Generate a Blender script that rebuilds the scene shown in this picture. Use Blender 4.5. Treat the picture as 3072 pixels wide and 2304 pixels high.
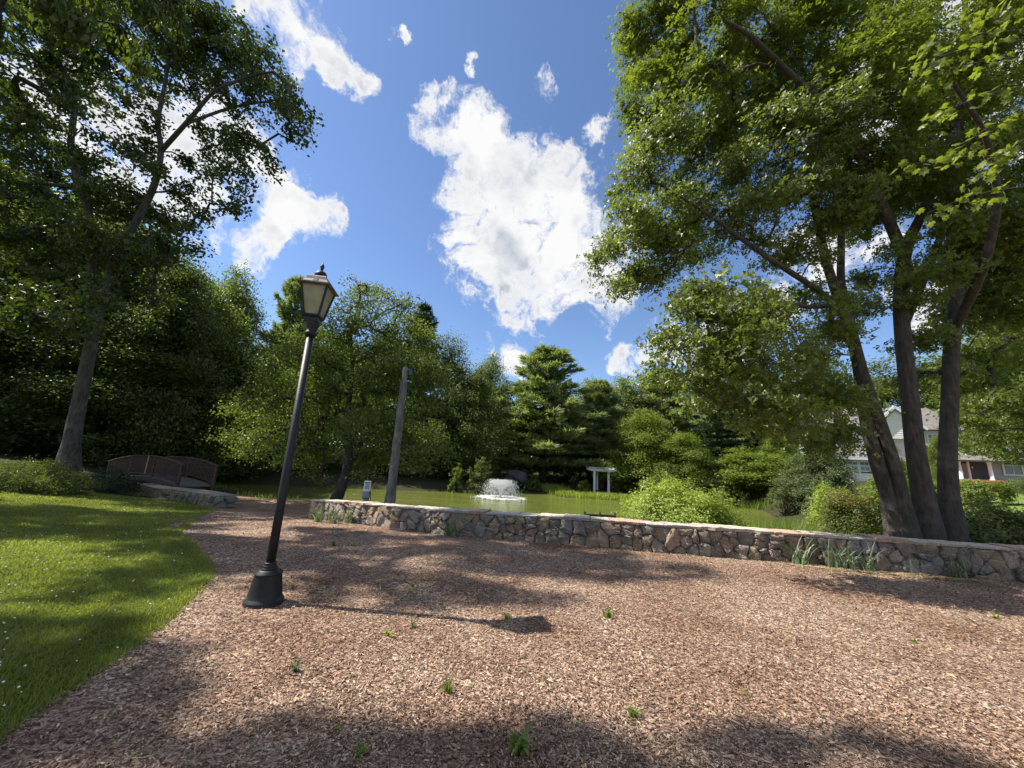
import bpy, bmesh, math, random, time
import numpy as np
from mathutils import Vector, Matrix
from mathutils.geometry import delaunay_2d_cdt
T0 = time.time()
rng = np.random.default_rng(11); random.seed(11)
for o in list(bpy.data.objects): bpy.data.objects.remove(o, do_unlink=True)
S = bpy.context.scene; C = S.collection
PI = math.pi
# ------------------------------------------------------------------ camera
FP = 1120.0; TH = math.radians(12.3); RO = math.radians(3.0); EYE = np.array([0, 0, 1.55])
F = np.array([0, math.cos(TH), math.sin(TH)]); R0 = np.array([1., 0, 0]); U0 = np.array([0, -math.sin(TH), math.cos(TH)])
RV = math.cos(RO)*R0 + math.sin(RO)*U0; UV = math.cos(RO)*U0 - math.sin(RO)*R0
cam = bpy.data.cameras.new('camera'); co = bpy.data.objects.new('camera', cam); C.objects.link(co)
cam.sensor_width = 36; cam.lens = 36*FP/3072; cam.clip_end = 3000; cam.clip_start = 0.05
M = Matrix(((RV[0], UV[0], -F[0], 0), (RV[1], UV[1], -F[1], 0), (RV[2], UV[2], -F[2], 0), (0, 0, 0, 1)))
M.translation = Vector(EYE); co.matrix_world = M; S.camera = co
S.render.resolution_x = 1024; S.render.resolution_y = 768
def ray(px, py): return F + (px-1536)/FP*RV - (py-1152)/FP*UV
def atz(px, py, z):
    d = ray(px, py); return EYE + d*((z-1.55)/d[2])
def aty(px, py, y):
    d = ray(px, py); return EYE + d*(y/d[1])
# ------------------------------------------------------------------ light, sky
SUNV = np.array([-0.78, 0.06, 1.0]); SUNV /= np.linalg.norm(SUNV)
sl = bpy.data.lights.new('sun', 'SUN'); sl.energy = 5.0; sl.angle = math.radians(0.53); sl.color = (1, .95, .86)
so = bpy.data.objects.new('sun', sl); C.objects.link(so); so.location = (-30, 0, 40)
so.rotation_euler = Vector(SUNV).to_track_quat('Z', 'Y').to_euler()
W = bpy.data.worlds.new('World'); S.world = W; W.use_nodes = True
nt = W.node_tree; nt.nodes.clear(); N = nt.nodes.new; L = nt.links.new
def val(x):
    return x
def math_node(nt, op, a, b=None, c=None, clamp=False):
    n = nt.nodes.new('ShaderNodeMath'); n.operation = op; n.use_clamp = clamp
    for i, v in enumerate((a, b, c)):
        if v is None: continue
        if isinstance(v, (int, float)): n.inputs[i].default_value = v
        else: nt.links.new(v, n.inputs[i])
    return n.outputs[0]
def maprange(nt, v, a, b, c=0, d=1, smooth=False):
    n = nt.nodes.new('ShaderNodeMapRange'); n.clamp = True
    if smooth: n.interpolation_type = 'SMOOTHSTEP'
    nt.links.new(v, n.inputs[0])
    for i, x in enumerate((a, b, c, d)): n.inputs[i+1].default_value = x
    return n.outputs[0]
def noise(nt, vec, scale, detail=4, rough=.55, dist=0, out='Fac'):
    n = nt.nodes.new('ShaderNodeTexNoise'); n.inputs['Scale'].default_value = scale
    n.inputs['Detail'].default_value = detail; n.inputs['Roughness'].default_value = rough; n.inputs['Distortion'].default_value = dist
    if vec is not None: nt.links.new(vec, n.inputs['Vector'])
    return n.outputs[out]
def mixc(nt, f, a, b, mode='MIX'):
    n = nt.nodes.new('ShaderNodeMix'); n.data_type = 'RGBA'; n.blend_type = mode
    for s, v in ((0, f), (6, a), (7, b)):
        if isinstance(v, (int, float)): n.inputs[s].default_value = v
        elif isinstance(v, (tuple, list)): n.inputs[s].default_value = (*v[:3], 1)
        else: nt.links.new(v, n.inputs[s])
    return n.outputs[2]
def ramp(nt, v, stops, mode='LINEAR'):
    n = nt.nodes.new('ShaderNodeValToRGB'); n.color_ramp.interpolation = mode
    e = n.color_ramp.elements
    while len(e) < len(stops): e.new(.5)
    for i, (p, c) in enumerate(stops):
        e[i].position = p; e[i].color = (*c, 1)
    nt.links.new(v, n.inputs[0]); return n.outputs[0]
sky = N('ShaderNodeTexSky'); sky.sky_type = 'NISHITA'; sky.sun_disc = False
sky.sun_elevation = math.asin(SUNV[2]); sky.sun_rotation = math.atan2(SUNV[0], SUNV[1])
sky.air_density = 1.0; sky.dust_density = .3; sky.ozone_density = 3.0
tc = N('ShaderNodeTexCoord'); vec = tc.outputs['Generated']
CLOUDS = [(1280,390,60),(1350,430,80),(1400,480,100),(1480,540,130),(1560,620,150),(1660,600,120),(1480,680,90),(1540,760,200),(1680,740,200),(1620,860,130),(1760,800,130),(1520,880,90),(1560,950,60),(1400,600,90),(1420,700,80),
 (700,-60,110),(780,0,120),(880,60,105),(960,130,95),(1040,210,75),(1100,275,40),
 (300,300,150),(150,420,140),(480,380,140),(640,430,150),(780,470,120),(860,530,115),(920,600,105),(840,640,90),(980,620,55),(560,600,140),(350,560,120),(60,300,120),
 (1790,950,45),(1870,1040,75),(1950,1015,95),(2020,1030,110),(2130,1000,90),
 (1460,1050,50),(1520,1080,60),(1600,300,60),(1545,262,32),(1625,350,50),(1440,262,30),(1790,430,60),(1620,480,36),(1240,185,23),
 (2500,700,200),(2900,900,160),(2300,900,120),(3000,400,160)]
OFF = [(-40,200,18),(-95,35,16),(60,40,13),(95,55,16),(140,35,20),(180,50,16),(-140,45,22),(-170,25,14),(120,20,10),(-75,18,10)]
acc = None
def vadd(v, c, amp):
    m = N('ShaderNodeVectorMath'); m.operation = 'SUBTRACT'; L(c, m.inputs[0]); m.inputs[1].default_value = (.5, .5, .5)
    q = N('ShaderNodeVectorMath'); q.operation = 'SCALE'; L(m.outputs[0], q.inputs[0]); q.inputs['Scale'].default_value = amp
    a = N('ShaderNodeVectorMath'); a.operation = 'ADD'; L(v, a.inputs[0]); L(q.outputs[0], a.inputs[1]); return a.outputs[0]
wv = vadd(vadd(vec, noise(nt, vec, 3.2, 3, .5, 0, 'Color'), .26), noise(nt, vec, 13.0, 5, .6, 0, 'Color'), .11)
nw = noise(nt, wv, 9.0, 10, .68, .2)
def blob(c, r):
    global acc
    v = N('ShaderNodeVectorMath'); v.operation = 'DISTANCE'; L(wv, v.inputs[0]); v.inputs[1].default_value = tuple(c)
    m = maprange(nt, v.outputs['Value'], 0, r, 1, 0)
    acc = m if acc is None else math_node(nt, 'MAXIMUM', acc, m)
for (x, y, r) in CLOUDS:
    d = ray(x, y); ln = np.linalg.norm(d); e = ray(x+r, y); d = d/ln
    rr = np.linalg.norm(e/np.linalg.norm(e)-d)*1.35; blob(d, rr)
for (az, el, r) in OFF:
    a, e = math.radians(az), math.radians(el)
    blob((math.sin(a)*math.cos(e), math.cos(a)*math.cos(e), math.sin(e)), math.radians(r)*1.3)
dens = math_node(nt, 'ADD', acc, math_node(nt, 'MULTIPLY', math_node(nt, 'SUBTRACT', nw, .5), 2.6))
dens = math_node(nt, 'MULTIPLY', dens, maprange(nt, acc, 0, .12))
mask = maprange(nt, dens, .16, .66, 0, 1, True)
sh = noise(nt, vec, 7.0, 6, .5, .2)
shade = math_node(nt, 'MULTIPLY', maprange(nt, sh, .42, .62), maprange(nt, dens, .5, .95))
CL = 5.5
ccol = mixc(nt, shade, (CL, CL, CL), (CL*.52, CL*.57, CL*.66))
skyc = mixc(nt, 1.0, sky.outputs[0], (.90, .95, 1.05), 'MULTIPLY')
fin = mixc(nt, mask, skyc, ccol)
bg = N('ShaderNodeBackground'); L(fin, bg.inputs[0]); bg.inputs[1].default_value = .100
wo = N('ShaderNodeOutputWorld'); L(bg.outputs[0], wo.inputs[0])
S.view_settings.view_transform = 'Standard'; S.view_settings.look = 'None'; S.view_settings.gamma = 1
S.view_settings.use_curve_mapping = False; S.view_settings.exposure = 0.82
# ------------------------------------------------------------------ materials
def newmat(name):
    m = bpy.data.materials.new(name); m.use_nodes = True; t = m.node_tree
    p = t.nodes['Principled BSDF']; return m, t, p
def pos(t):
    return t.nodes.new('ShaderNodeNewGeometry').outputs['Position']
def objc(t): return t.nodes.new('ShaderNodeTexCoord').outputs['Object']
def bump(t, p, h, strength=.5, dist=.02):
    b = t.nodes.new('ShaderNodeBump'); b.inputs['Strength'].default_value = strength; b.inputs['Distance'].default_value = dist
    t.links.new(h, b.inputs['Height']); t.links.new(b.outputs[0], p.inputs['Normal'])
def scalev(t, v, s):
    n = t.nodes.new('ShaderNodeMapping'); n.inputs['Scale'].default_value = s; t.links.new(v, n.inputs[0]); return n.outputs[0]
def simple(name, col, rough=.6, metal=0, var=.15, nscale=8, bstr=.2, bd=.005, spec=.5):
    m, t, p = newmat(name); c = objc(t)
    n = noise(t, c, nscale, 5); n2 = noise(t, c, nscale*6, 3)
    lo = tuple(x*(1-var) for x in col); hi = tuple(min(1, x*(1+var)) for x in col)
    cc = mixc(t, maprange(t, n, .3, .7), lo, hi); t.links.new(cc, p.inputs['Base Color'])
    p.inputs['Roughness'].default_value = rough; p.inputs['Metallic'].default_value = metal
    p.inputs['Specular IOR Level'].default_value = spec
    if bstr: bump(t, p, n2, bstr, bd)
    return m
def leafmat(name, dark, light, trans=.35, rough=.42, yellow=None):
    m, t, p = newmat(name)
    a = t.nodes.new('ShaderNodeAttribute'); a.attribute_name = 'tint'
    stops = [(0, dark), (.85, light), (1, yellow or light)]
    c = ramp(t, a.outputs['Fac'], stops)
    n = noise(t, pos(t), .9, 2); c = mixc(t, maprange(t, n, .35, .65, 0, .35), c, dark)
    t.links.new(c, p.inputs['Base Color']); p.inputs['Roughness'].default_value = rough
    tr = t.nodes.new('ShaderNodeBsdfTranslucent')
    t.links.new(mixc(t, 1.0, c, (1.9, 2.1, .8), 'MULTIPLY'), tr.inputs[0])
    mx = t.nodes.new('ShaderNodeMixShader'); mx.inputs[0].default_value = trans
    t.links.new(p.outputs[0], mx.inputs[1]); t.links.new(tr.outputs[0], mx.inputs[2])
    t.links.new(mx.outputs[0], t.nodes['Material Output'].inputs[0]); return m
def barkmat(name, a, b, sc=10):
    m, t, p = newmat(name); c = scalev(t, pos(t), (1, 1, .22)); n = noise(t, c, sc, 7, .65)
    n2 = noise(t, pos(t), 2.2, 4)
    cc = mixc(t, maprange(t, n, .35, .65), a, b); cc = mixc(t, maprange(t, n2, .55, .75, 0, .6), cc, tuple(min(1, x*1.9) for x in b))
    t.links.new(cc, p.inputs['Base Color']); p.inputs['Roughness'].default_value = .9; bump(t, p, n, 1.0, .06); return m
MT = {}
MT['oak_leaf'] = leafmat('oak_leaf', (.026, .040, .008), (.095, .125, .020), .28)
MT['maple_leaf'] = leafmat('maple_leaf', (.056, .074, .014), (.180, .208, .042), .42, .42, (.26, .28, .07))
MT['small_leaf'] = leafmat('small_leaf', (.052, .074, .014), (.185, .220, .042), .36, .46)
MT['forest_leaf'] = leafmat('forest_leaf', (.036, .052, .013), (.155, .185, .042), .32, .55)
MT['light_leaf'] = leafmat('light_leaf', (.095, .130, .020), (.190, .235, .036), .35, .5)
MT['grey_leaf'] = leafmat('grey_leaf', (.060, .085, .034), (.150, .185, .075), .3, .5)
MT['needle'] = leafmat('needle', (.085, .105, .048), (.270, .315, .150), .38, .5)
MT['dark_needle'] = leafmat('dark_needle', (.014, .030, .010), (.035, .062, .018), .15, .5)
MT['bright_leaf'] = leafmat('bright_leaf', (.110, .150, .016), (.350, .410, .070), .35, .45)
MT['red_leaf'] = leafmat('red_leaf', (.060, .085, .014), (.150, .165, .030), .3, .5, (.26, .12, .05))
MT['reed'] = leafmat('reed', (.075, .115, .016), (.200, .260, .045), .35, .5)
MT['iris'] = leafmat('iris', (.095, .130, .080), (.230, .275, .165), .25, .45, (.36, .34, .18))
def drygrass():
    t = MT['grass'].node_tree; p = t.nodes['Principled BSDF']; src = p.inputs['Base Color'].links[0].from_socket
    n = noise(t, pos(t), 1.1, 5, .65); c = mixc(t, maprange(t, n, .50, .72, 0, .75), src, (.26, .23, .085)); t.links.new(c, p.inputs['Base Color'])
MT['straw'] = simple('straw', (.42, .33, .16), .8, bstr=0)
MT['grass'] = leafmat('grass', (.095, .112, .022), (.260, .275, .060), .40, .5, (.19, .24, .05))
MT['bark_oak'] = barkmat('bark_oak', (.030, .026, .022), (.105, .088, .072), 12)
MT['bark_maple'] = barkmat('bark_maple', (.030, .024, .018), (.085, .068, .052), 15)
MT['bark_dark'] = barkmat('bark_dark', (.03, .025, .02), (.075, .06, .048))
MT['old_wood'] = barkmat('old_wood', (.07, .065, .062), (.20, .185, .175), 9)
MT['black_metal'] = simple('black_metal', (.012, .013, .014), .5, 0, .3, 14, .5, .003, .35)
MT['lamp_roof'] = simple('lamp_roof', (.13, .105, .095), .55, .1, .3, 20, .4, .002)
MT['bridge_wood'] = simple('bridge_wood', (.075, .042, .032), .75, 0, .35, 9, .5, .004)
MT['bridge_new'] = simple('bridge_new', (.36, .25, .10), .7, 0, .25, 9, .3, .004)
MT['deck_wood'] = simple('deck_wood', (.12, .10, .095), .8, 0, .3, 9, .5, .004)
MT['white_paint'] = simple('white_paint', (.74, .76, .80), .55, 0, .06, 4, .2)
MT['clapboard'] = simple('clapboard', (.80, .80, .78), .6, 0, .05, 2, .15)
MT['grey_board'] = simple('grey_board', (.42, .43, .45), .65, 0, .08, 2, .2)
MT['shingle'] = simple('shingle', (.16, .145, .13), .9, 0, .3, 3, .5, .02)
MT['brick_red'] = simple('brick_red', (.38, .15, .095), .85, 0, .3, 5, .3)
MT['shutter'] = simple('shutter', (.62, .60, .48), .6)
MT['rust'] = simple('rust', (.10, .045, .03), .85, 0, .4, 9, .5)
MT['grey_box'] = simple('grey_box', (.20, .22, .23), .5, .2, .2, 12, .3, .002)
MT['sign_face'] = simple('sign_face', (.42, .45, .50), .5, 0, .12, 16, .1)
MT['ink'] = simple('ink', (.06, .06, .075), .6, bstr=0)
MT['boulder'] = simple('boulder', (.055, .058, .068), .85, 0, .3, 2, .8, .05)
MT['flower'] = simple('flower', (.78, .80, .72), .7, bstr=0)
MT['foam'] = simple('foam', (.93, .95, .93), .5, bstr=0)
def glassmat(name, col, rough):
    m, t, p = newmat(name); p.inputs['Base Color'].default_value = (*col, 1); p.inputs['Roughness'].default_value = rough
    p.inputs['Specular IOR Level'].default_value = .8; return m
MT['window_glass'] = glassmat('window_glass', (.10, .14, .17), .06)
def frosted():
    m, t, p = newmat('frosted_glass'); c = objc(t); n = noise(t, c, 9, 5)
    cc = mixc(t, maprange(t, n, .35, .7), (.50, .46, .28), (.68, .63, .43)); t.links.new(cc, p.inputs['Base Color'])
    p.inputs['Roughness'].default_value = .35
    tr = t.nodes.new('ShaderNodeBsdfTranslucent'); t.links.new(cc, tr.inputs[0])
    mx = t.nodes.new('ShaderNodeMixShader'); mx.inputs[0].default_value = .55
    t.links.new(p.outputs[0], mx.inputs[1]); t.links.new(tr.outputs[0], mx.inputs[2]); t.links.new(mx.outputs[0], t.nodes['Material Output'].inputs[0])
    return m
MT['frosted'] = frosted()
def stonemat(name, stops, bright=1):
    m, t, p = newmat(name); oi = t.nodes.new('ShaderNodeObjectInfo')
    base = ramp(t, oi.outputs['Random'], stops, 'CONSTANT')
    c = pos(t); n = noise(t, c, 9, 8, .68); n2 = noise(t, c, 40, 4, .6)
    w = t.nodes.new('ShaderNodeTexWave'); w.inputs['Scale'].default_value = 9; w.inputs['Distortion'].default_value = 9; w.inputs['Detail'].default_value = 4
    w.bands_direction = 'Z'; t.links.new(scalev(t, c, (.6, .6, 2.2)), w.inputs[0])
    cc = mixc(t, maprange(t, n, .3, .7, 0, .75), mixc(t, 1, base, (1.95, 1.80, 1.60), 'MULTIPLY'), mixc(t, 1, base, (.74, .68, .61), 'MULTIPLY'))
    cc = mixc(t, maprange(t, n2, .58, .72, 0, .5), cc, (.36, .35, .32))
    t.links.new(cc, p.inputs['Base Color']); p.inputs['Roughness'].default_value = .88
    vv = t.nodes.new('ShaderNodeTexVoronoi'); vv.feature = 'DISTANCE_TO_EDGE'; vv.inputs['Scale'].default_value = 9; t.links.new(scalev(t, noise(t, c, 5, 3, .5, 0, 'Color'), (1.2, 1.2, 1.2)), vv.inputs[0])
    cc = mixc(t, maprange(t, vv.outputs['Distance'], 0, .05, .65, 0), cc, (.07, .06, .05)); t.links.new(cc, p.inputs['Base Color'])
    h = math_node(t, 'ADD', math_node(t, 'MULTIPLY', n, 1.9), math_node(t, 'ADD', math_node(t, 'MULTIPLY', n2, .35), math_node(t, 'MULTIPLY', w.outputs['Fac'], .35)))
    bump(t, p, h, 1.0, .055); return m
MT['stone'] = stonemat('stone', [(0, (.29, .255, .21)), (.16, (.34, .275, .205)), (.32, (.27, .26, .26)), (.48, (.38, .30, .24)), (.6, (.24, .21, .19)), (.72, (.37, .32, .29)), (.86, (.31, .25, .19)), (.92, (.30, .29, .27))])
MT['cap_stone'] = stonemat('cap_stone', [(0, (.46, .43, .38)), (.3, (.52, .47, .41)), (.6, (.42, .41, .39)), (.88, (.46, .33, .27))])
MT['blue_stone'] = stonemat('blue_stone', [(0, (.25, .26, .25)), (.25, (.36, .31, .23)), (.45, (.27, .28, .27)), (.62, (.38, .35, .30)), (.8, (.30, .28, .22))])
MT['mortar'] = simple('mortar', (.17, .155, .14), .95, 0, .3, 20, .8, .02)
def mulchmat():
    m, t, p = newmat('mulch'); c = pos(t)
    d = noise(t, c, 18, 3, .6, 0, 'Color')
    dv = t.nodes.new('ShaderNodeVectorMath'); dv.operation = 'MULTIPLY_ADD'; t.links.new(d, dv.inputs[0]); dv.inputs[1].default_value = (.09, .05, 0); t.links.new(c, dv.inputs[2])
    v = t.nodes.new('ShaderNodeTexVoronoi'); v.inputs['Scale'].default_value = 75; t.links.new(scalev(t, dv.outputs[0], (.55, 1, 1)), v.inputs[0])
    v2 = t.nodes.new('ShaderNodeTexVoronoi'); v2.inputs['Scale'].default_value = 85; t.links.new(scalev(t, dv.outputs[0], (1, .5, 1)), v2.inputs[0])
    sel = noise(t, c, 6, 2)
    def g(o):
        s = t.nodes.new('ShaderNodeSeparateColor'); t.links.new(o, s.inputs[0]); return s.outputs[0]
    r = mixc(t, maprange(t, sel, .45, .55), v.outputs['Color'], v2.outputs['Color'])
    cc = ramp(t, g(r), [(0, (.065, .040, .027)), (.3, (.18, .110, .073)), (.6, (.36, .240, .165)), (.85, (.50, .36, .26)), (1, (.68, .56, .44))])
    big = noise(t, c, .7, 5, .6); cc = mixc(t, maprange(t, big, .42, .66, 0, .8), cc, mixc(t, 1, cc, (.58, .45, .38), 'MULTIPLY'))
    t.links.new(cc, p.inputs['Base Color']); p.inputs['Roughness'].default_value = .85; p.inputs['Specular IOR Level'].default_value = .25
    h = math_node(t, 'SUBTRACT', 1, v.outputs['Distance']); bump(t, p, h, .9, .02); return m
MT['mulch'] = mulchmat()
def chipmat():
    m, t, p = newmat('wood_chip'); a = t.nodes.new('ShaderNodeAttribute'); a.attribute_name = 'tint'
    c = ramp(t, a.outputs['Fac'], [(0, (.045, .028, .019)), (.26, (.15, .090, .060)), (.6, (.36, .232, .152)), (.88, (.54, .385, .27)), (1, (.74, .61, .46))])
    big = noise(t, pos(t), .7, 5, .6); c = mixc(t, maprange(t, big, .42, .66, 0, .8), c, mixc(t, 1, c, (.60, .46, .38), 'MULTIPLY'))
    t.links.new(c, p.inputs['Base Color']); p.inputs['Roughness'].default_value = .75; p.inputs['Specular IOR Level'].default_value = .3; return m
MT['chip'] = chipmat()
drygrass()
def groundmat(name, cols, sc, bs=.6):
    m, t, p = newmat(name); c = pos(t); n = noise(t, c, sc, 8, .65); n2 = noise(t, c, .35, 4)
    cc = ramp(t, n, [(.3, cols[0]), (.5, cols[1]), (.7, cols[2])]); cc = mixc(t, maprange(t, n2, .4, .65, 0, .6), cc, cols[3])
    t.links.new(cc, p.inputs['Base Color']); p.inputs['Roughness'].default_value = .95; p.inputs['Specular IOR Level'].default_value = .1
    bump(t, p, n, bs, .05); return m
MT['lawn'] = groundmat('lawn', ((.045, .062, .010), (.090, .115, .016), (.14, .165, .03), (.080, .095, .018)), 22)
MT['field'] = groundmat('field', ((.10, .15, .03), (.14, .20, .045), (.19, .25, .07), (.14, .19, .05)), 12, .3)
MT['wood_floor'] = groundmat('wood_floor', ((.020, .018, .012), (.045, .042, .022), (.075, .070, .035), (.040, .055, .018)), 7)
def watermat():
    m, t, p = newmat('pond_water'); c = scalev(t, pos(t), (.55, 1.6, 1)); n = noise(t, c, 1.9, 5, .55, .4); n2 = noise(t, pos(t), .14, 4)
    cc = mixc(t, maprange(t, n2, .35, .65), (.100, .120, .019), (.138, .158, .030)); t.links.new(cc, p.inputs['Base Color'])
    p.inputs['Roughness'].default_value = .07; p.inputs['IOR'].default_value = 1.33; p.inputs['Specular IOR Level'].default_value = .5
    bump(t, p, math_node(t, 'ADD', n, math_node(t, 'MULTIPLY', noise(t, scalev(t, pos(t), (.3, 1, 1)), .6, 3), 1.6)), 1.0, .30); return m
MT['water'] = watermat()
# ------------------------------------------------------------------ mesh helpers
def tag(o, label=None, cat=None, group=None, kind=None):
    if label: o['label'] = label
    if cat: o['category'] = cat
    if group: o['group'] = group
    if kind: o['kind'] = kind
    return o
def empty(name, loc=(0, 0, 0), rz=0, label=None, cat=None, group=None):
    o = bpy.data.objects.new(name, None); C.objects.link(o); o.location = loc; o.rotation_euler = (0, 0, rz); o.empty_display_size = .2
    return tag(o, label, cat, group)
def link(name, me, mat, parent=None, loc=None):
    o = bpy.data.objects.new(name, me); C.objects.link(o)
    if mat is not None and not len(me.materials): me.materials.append(MT[mat] if isinstance(mat, str) else mat)
    if parent is not None: o.parent = parent
    if loc is not None: o.location = loc
    return o
def npmesh(name, V, Fc, tint=None, smooth=False):
    V = np.ascontiguousarray(V, dtype=np.float32); Fc = np.ascontiguousarray(Fc, dtype=np.int32)
    me = bpy.data.meshes.new(name); k = Fc.shape[1]
    me.vertices.add(len(V)); me.vertices.foreach_set('co', V.ravel())
    me.loops.add(Fc.size); me.loops.foreach_set('vertex_index', Fc.ravel())
    me.polygons.add(len(Fc)); me.polygons.foreach_set('loop_start', np.arange(0, Fc.size, k, dtype=np.int32))
    try: me.polygons.foreach_set('loop_total', np.full(len(Fc), k, dtype=np.int32))
    except Exception: pass
    if tint is not None:
        a = me.attributes.new('tint', 'FLOAT', 'POINT'); a.data.foreach_set('value', np.ascontiguousarray(tint, dtype=np.float32))
    me.update(calc_edges=True)
    me.polygons.foreach_set('use_smooth', np.full(len(Fc), smooth, dtype=bool))
    return me
class MB:
    def __init__(s): s.v = []; s.f = []
    def add(s, vs, fs):
        n = len(s.v); s.v += [tuple(map(float, v)) for v in vs]; s.f += [tuple(n+i for i in f) for f in fs]; return s
    def box(s, c, d, rz=0, R=None):
        x, y, z = d[0]/2, d[1]/2, d[2]/2
        vs = [Vector((a*x, b*y, e*z)) for a in (-1, 1) for b in (-1, 1) for e in (-1, 1)]
        R = R or Matrix.Rotation(rz, 3, 'Z')
        return s.add([(R @ v)+Vector(c) for v in vs], [(0, 1, 3, 2), (4, 6, 7, 5), (0, 4, 5, 1), (2, 3, 7, 6), (0, 2, 6, 4), (1, 5, 7, 3)])
    def bar(s, a, b, w, h, up=(0, 0, 1)):
        a, b = Vector(a), Vector(b); d = b-a; L_ = d.length; x = d.normalized(); y = Vector(up).cross(x)
        if y.length < 1e-4: y = Vector((0, 1, 0)).cross(x)
        y.normalize(); z = x.cross(y); R = Matrix((x, y, z)).transposed(); return s.box((a+b)/2, (L_, w, h), R=R)
    def lathe(s, prof, seg=24, c=(0, 0, 0), square=False, rz=0, cap=True):
        vs = []; n = seg
        for r, z in prof:
            for i in range(n):
                a = 2*PI*i/n+rz; vs.append((c[0]+r*math.cos(a), c[1]+r*math.sin(a), c[2]+z))
        fs = [(j*n+i, j*n+(i+1) % n, (j+1)*n+(i+1) % n, (j+1)*n+i) for j in range(len(prof)-1) for i in range(n)]
        if cap: fs += [tuple(range(n-1, -1, -1)), tuple((len(prof)-1)*n+i for i in range(n))]
        return s.add(vs, fs)
    def tube(s, pts, rad, seg=8):
        V, Fc = tubes([(np.array(pts, float), np.array(rad, float)*np.ones(len(pts)))], seg); return s.add(V.tolist(), Fc.tolist())
    def mesh(s, name, smooth=False, bevel=0):
        me = bpy.data.meshes.new(name); me.from_pydata(s.v, [], s.f); me.update()
        if smooth: me.polygons.foreach_set('use_smooth', [True]*len(me.polygons))
        if bevel:
            bm = bmesh.new(); bm.from_mesh(me); bmesh.ops.bevel(bm, geom=bm.edges[:], offset=bevel, segments=1, affect='EDGES'); bm.to_mesh(me); bm.free()
        return me
    def obj(s, name, mat, parent=None, smooth=False, bevel=0): return link(name, s.mesh(name, smooth, bevel), mat, parent)
def tubes(paths, seg=6):
    VV = []; FF = []; n0 = 0
    ang = np.arange(seg)*2*PI/seg; ca, sa = np.cos(ang), np.sin(ang)
    for P, Rr in paths:
        n = len(P); Tn = np.gradient(P, axis=0); Tn /= np.linalg.norm(Tn, axis=1)[:, None]+1e-9
        a = np.cross(Tn, [0.31, 0.95, 0.05]); a /= np.linalg.norm(a, axis=1)[:, None]+1e-9; b = np.cross(Tn, a)
        V = P[:, None, :] + Rr[:, None, None]*(a[:, None, :]*ca[None, :, None] + b[:, None, :]*sa[None, :, None])
        VV.append(V.reshape(-1, 3)); i = np.arange(seg); j = (i+1) % seg
        for k in range(n-1):
            FF.append(np.stack([n0+k*seg+i, n0+k*seg+j, n0+(k+1)*seg+j, n0+(k+1)*seg+i], 1))
        n0 += n*seg
    return np.concatenate(VV), np.concatenate(FF)
def unit(v): return v/(np.linalg.norm(v, axis=-1, keepdims=True)+1e-9)
LOBED = np.array([(0, 0), (.30, .08), (.22, .30), (.52, .38), (.34, .55), (.42, .78), (.17, .70), (0, 1.0), (-.17, .70), (-.42, .78), (-.34, .55), (-.52, .38), (-.22, .30), (-.30, .08)])
def leaves(Cn, Nn, size, w=.55, droop=.25, shape='kite', r=None, tintb=None):
    """leaf faces at Cn with normals Nn"""
    r = r or rng; n = len(Cn); Nn = unit(Nn)
    ax = unit(np.cross(Nn, unit(r.normal(size=(n, 3))))); ax = unit(ax + np.array([0, 0, -droop]))
    sd = unit(np.cross(Nn, ax)); nn = np.cross(ax, sd)
    s = (size*(r.uniform(.65, 1.25, n)))[:, None]
    tint = r.beta(2, 2, n) if tintb is None else np.clip(tintb + r.normal(0, .18, n), 0, 1)
    if shape == 'kite':
        V = np.stack([Cn-ax*s*.5, Cn-ax*s*.02+sd*s*w*.5+nn*s*.10, Cn+ax*s*.5-nn*s*.05, Cn-ax*s*.02-sd*s*w*.5+nn*s*.10], 1).reshape(-1, 3)
        b = np.arange(n)[:, None]*4; Fc = np.concatenate([b+[0, 1, 2], b+[0, 2, 3]], 0); k = 4
    elif shape == 'tri':
        V = np.stack([Cn-sd*s*w*.5, Cn+sd*s*w*.5, Cn+ax*s], 1).reshape(-1, 3); Fc = np.arange(n)[:, None]*3+[0, 1, 2]; k = 3
    elif shape == 'star':
        P = [(0, -.42), (.14, -.05), (.52, .10), (0, .58), (-.52, .10), (-.14, -.05)]
        V = np.stack([Cn+ax*s*y+sd*s*x+nn*s*(.16*abs(x)*2-.06) for x, y in P], 1).reshape(-1, 3)
        b = np.arange(n)[:, None]*6; Fc = np.concatenate([b+[0, 1, 5], b+[1, 2, 3], b+[5, 3, 4]], 0); k = 6
    elif shape == 'maple':   # five points, each lobe its own triangle
        P = [(0, -.45), (.42, -.22), (.16, -.05), (.50, .18), (.15, .16), (0, .55), (-.15, .16), (-.50, .18), (-.16, -.05), (-.42, -.22)]
        V = np.stack([Cn+ax*s*y+sd*s*x+nn*s*(.10*abs(x)*2-.06) for x, y in P], 1).reshape(-1, 3)
        b = np.arange(n)[:, None]*10
        Fc = np.concatenate([b+q for q in ([0, 1, 2], [0, 8, 9], [2, 3, 4], [6, 7, 8], [4, 5, 6], [0, 2, 8], [2, 4, 6], [2, 6, 8])], 0); k = 10
    return V, Fc, np.repeat(tint, k)
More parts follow.
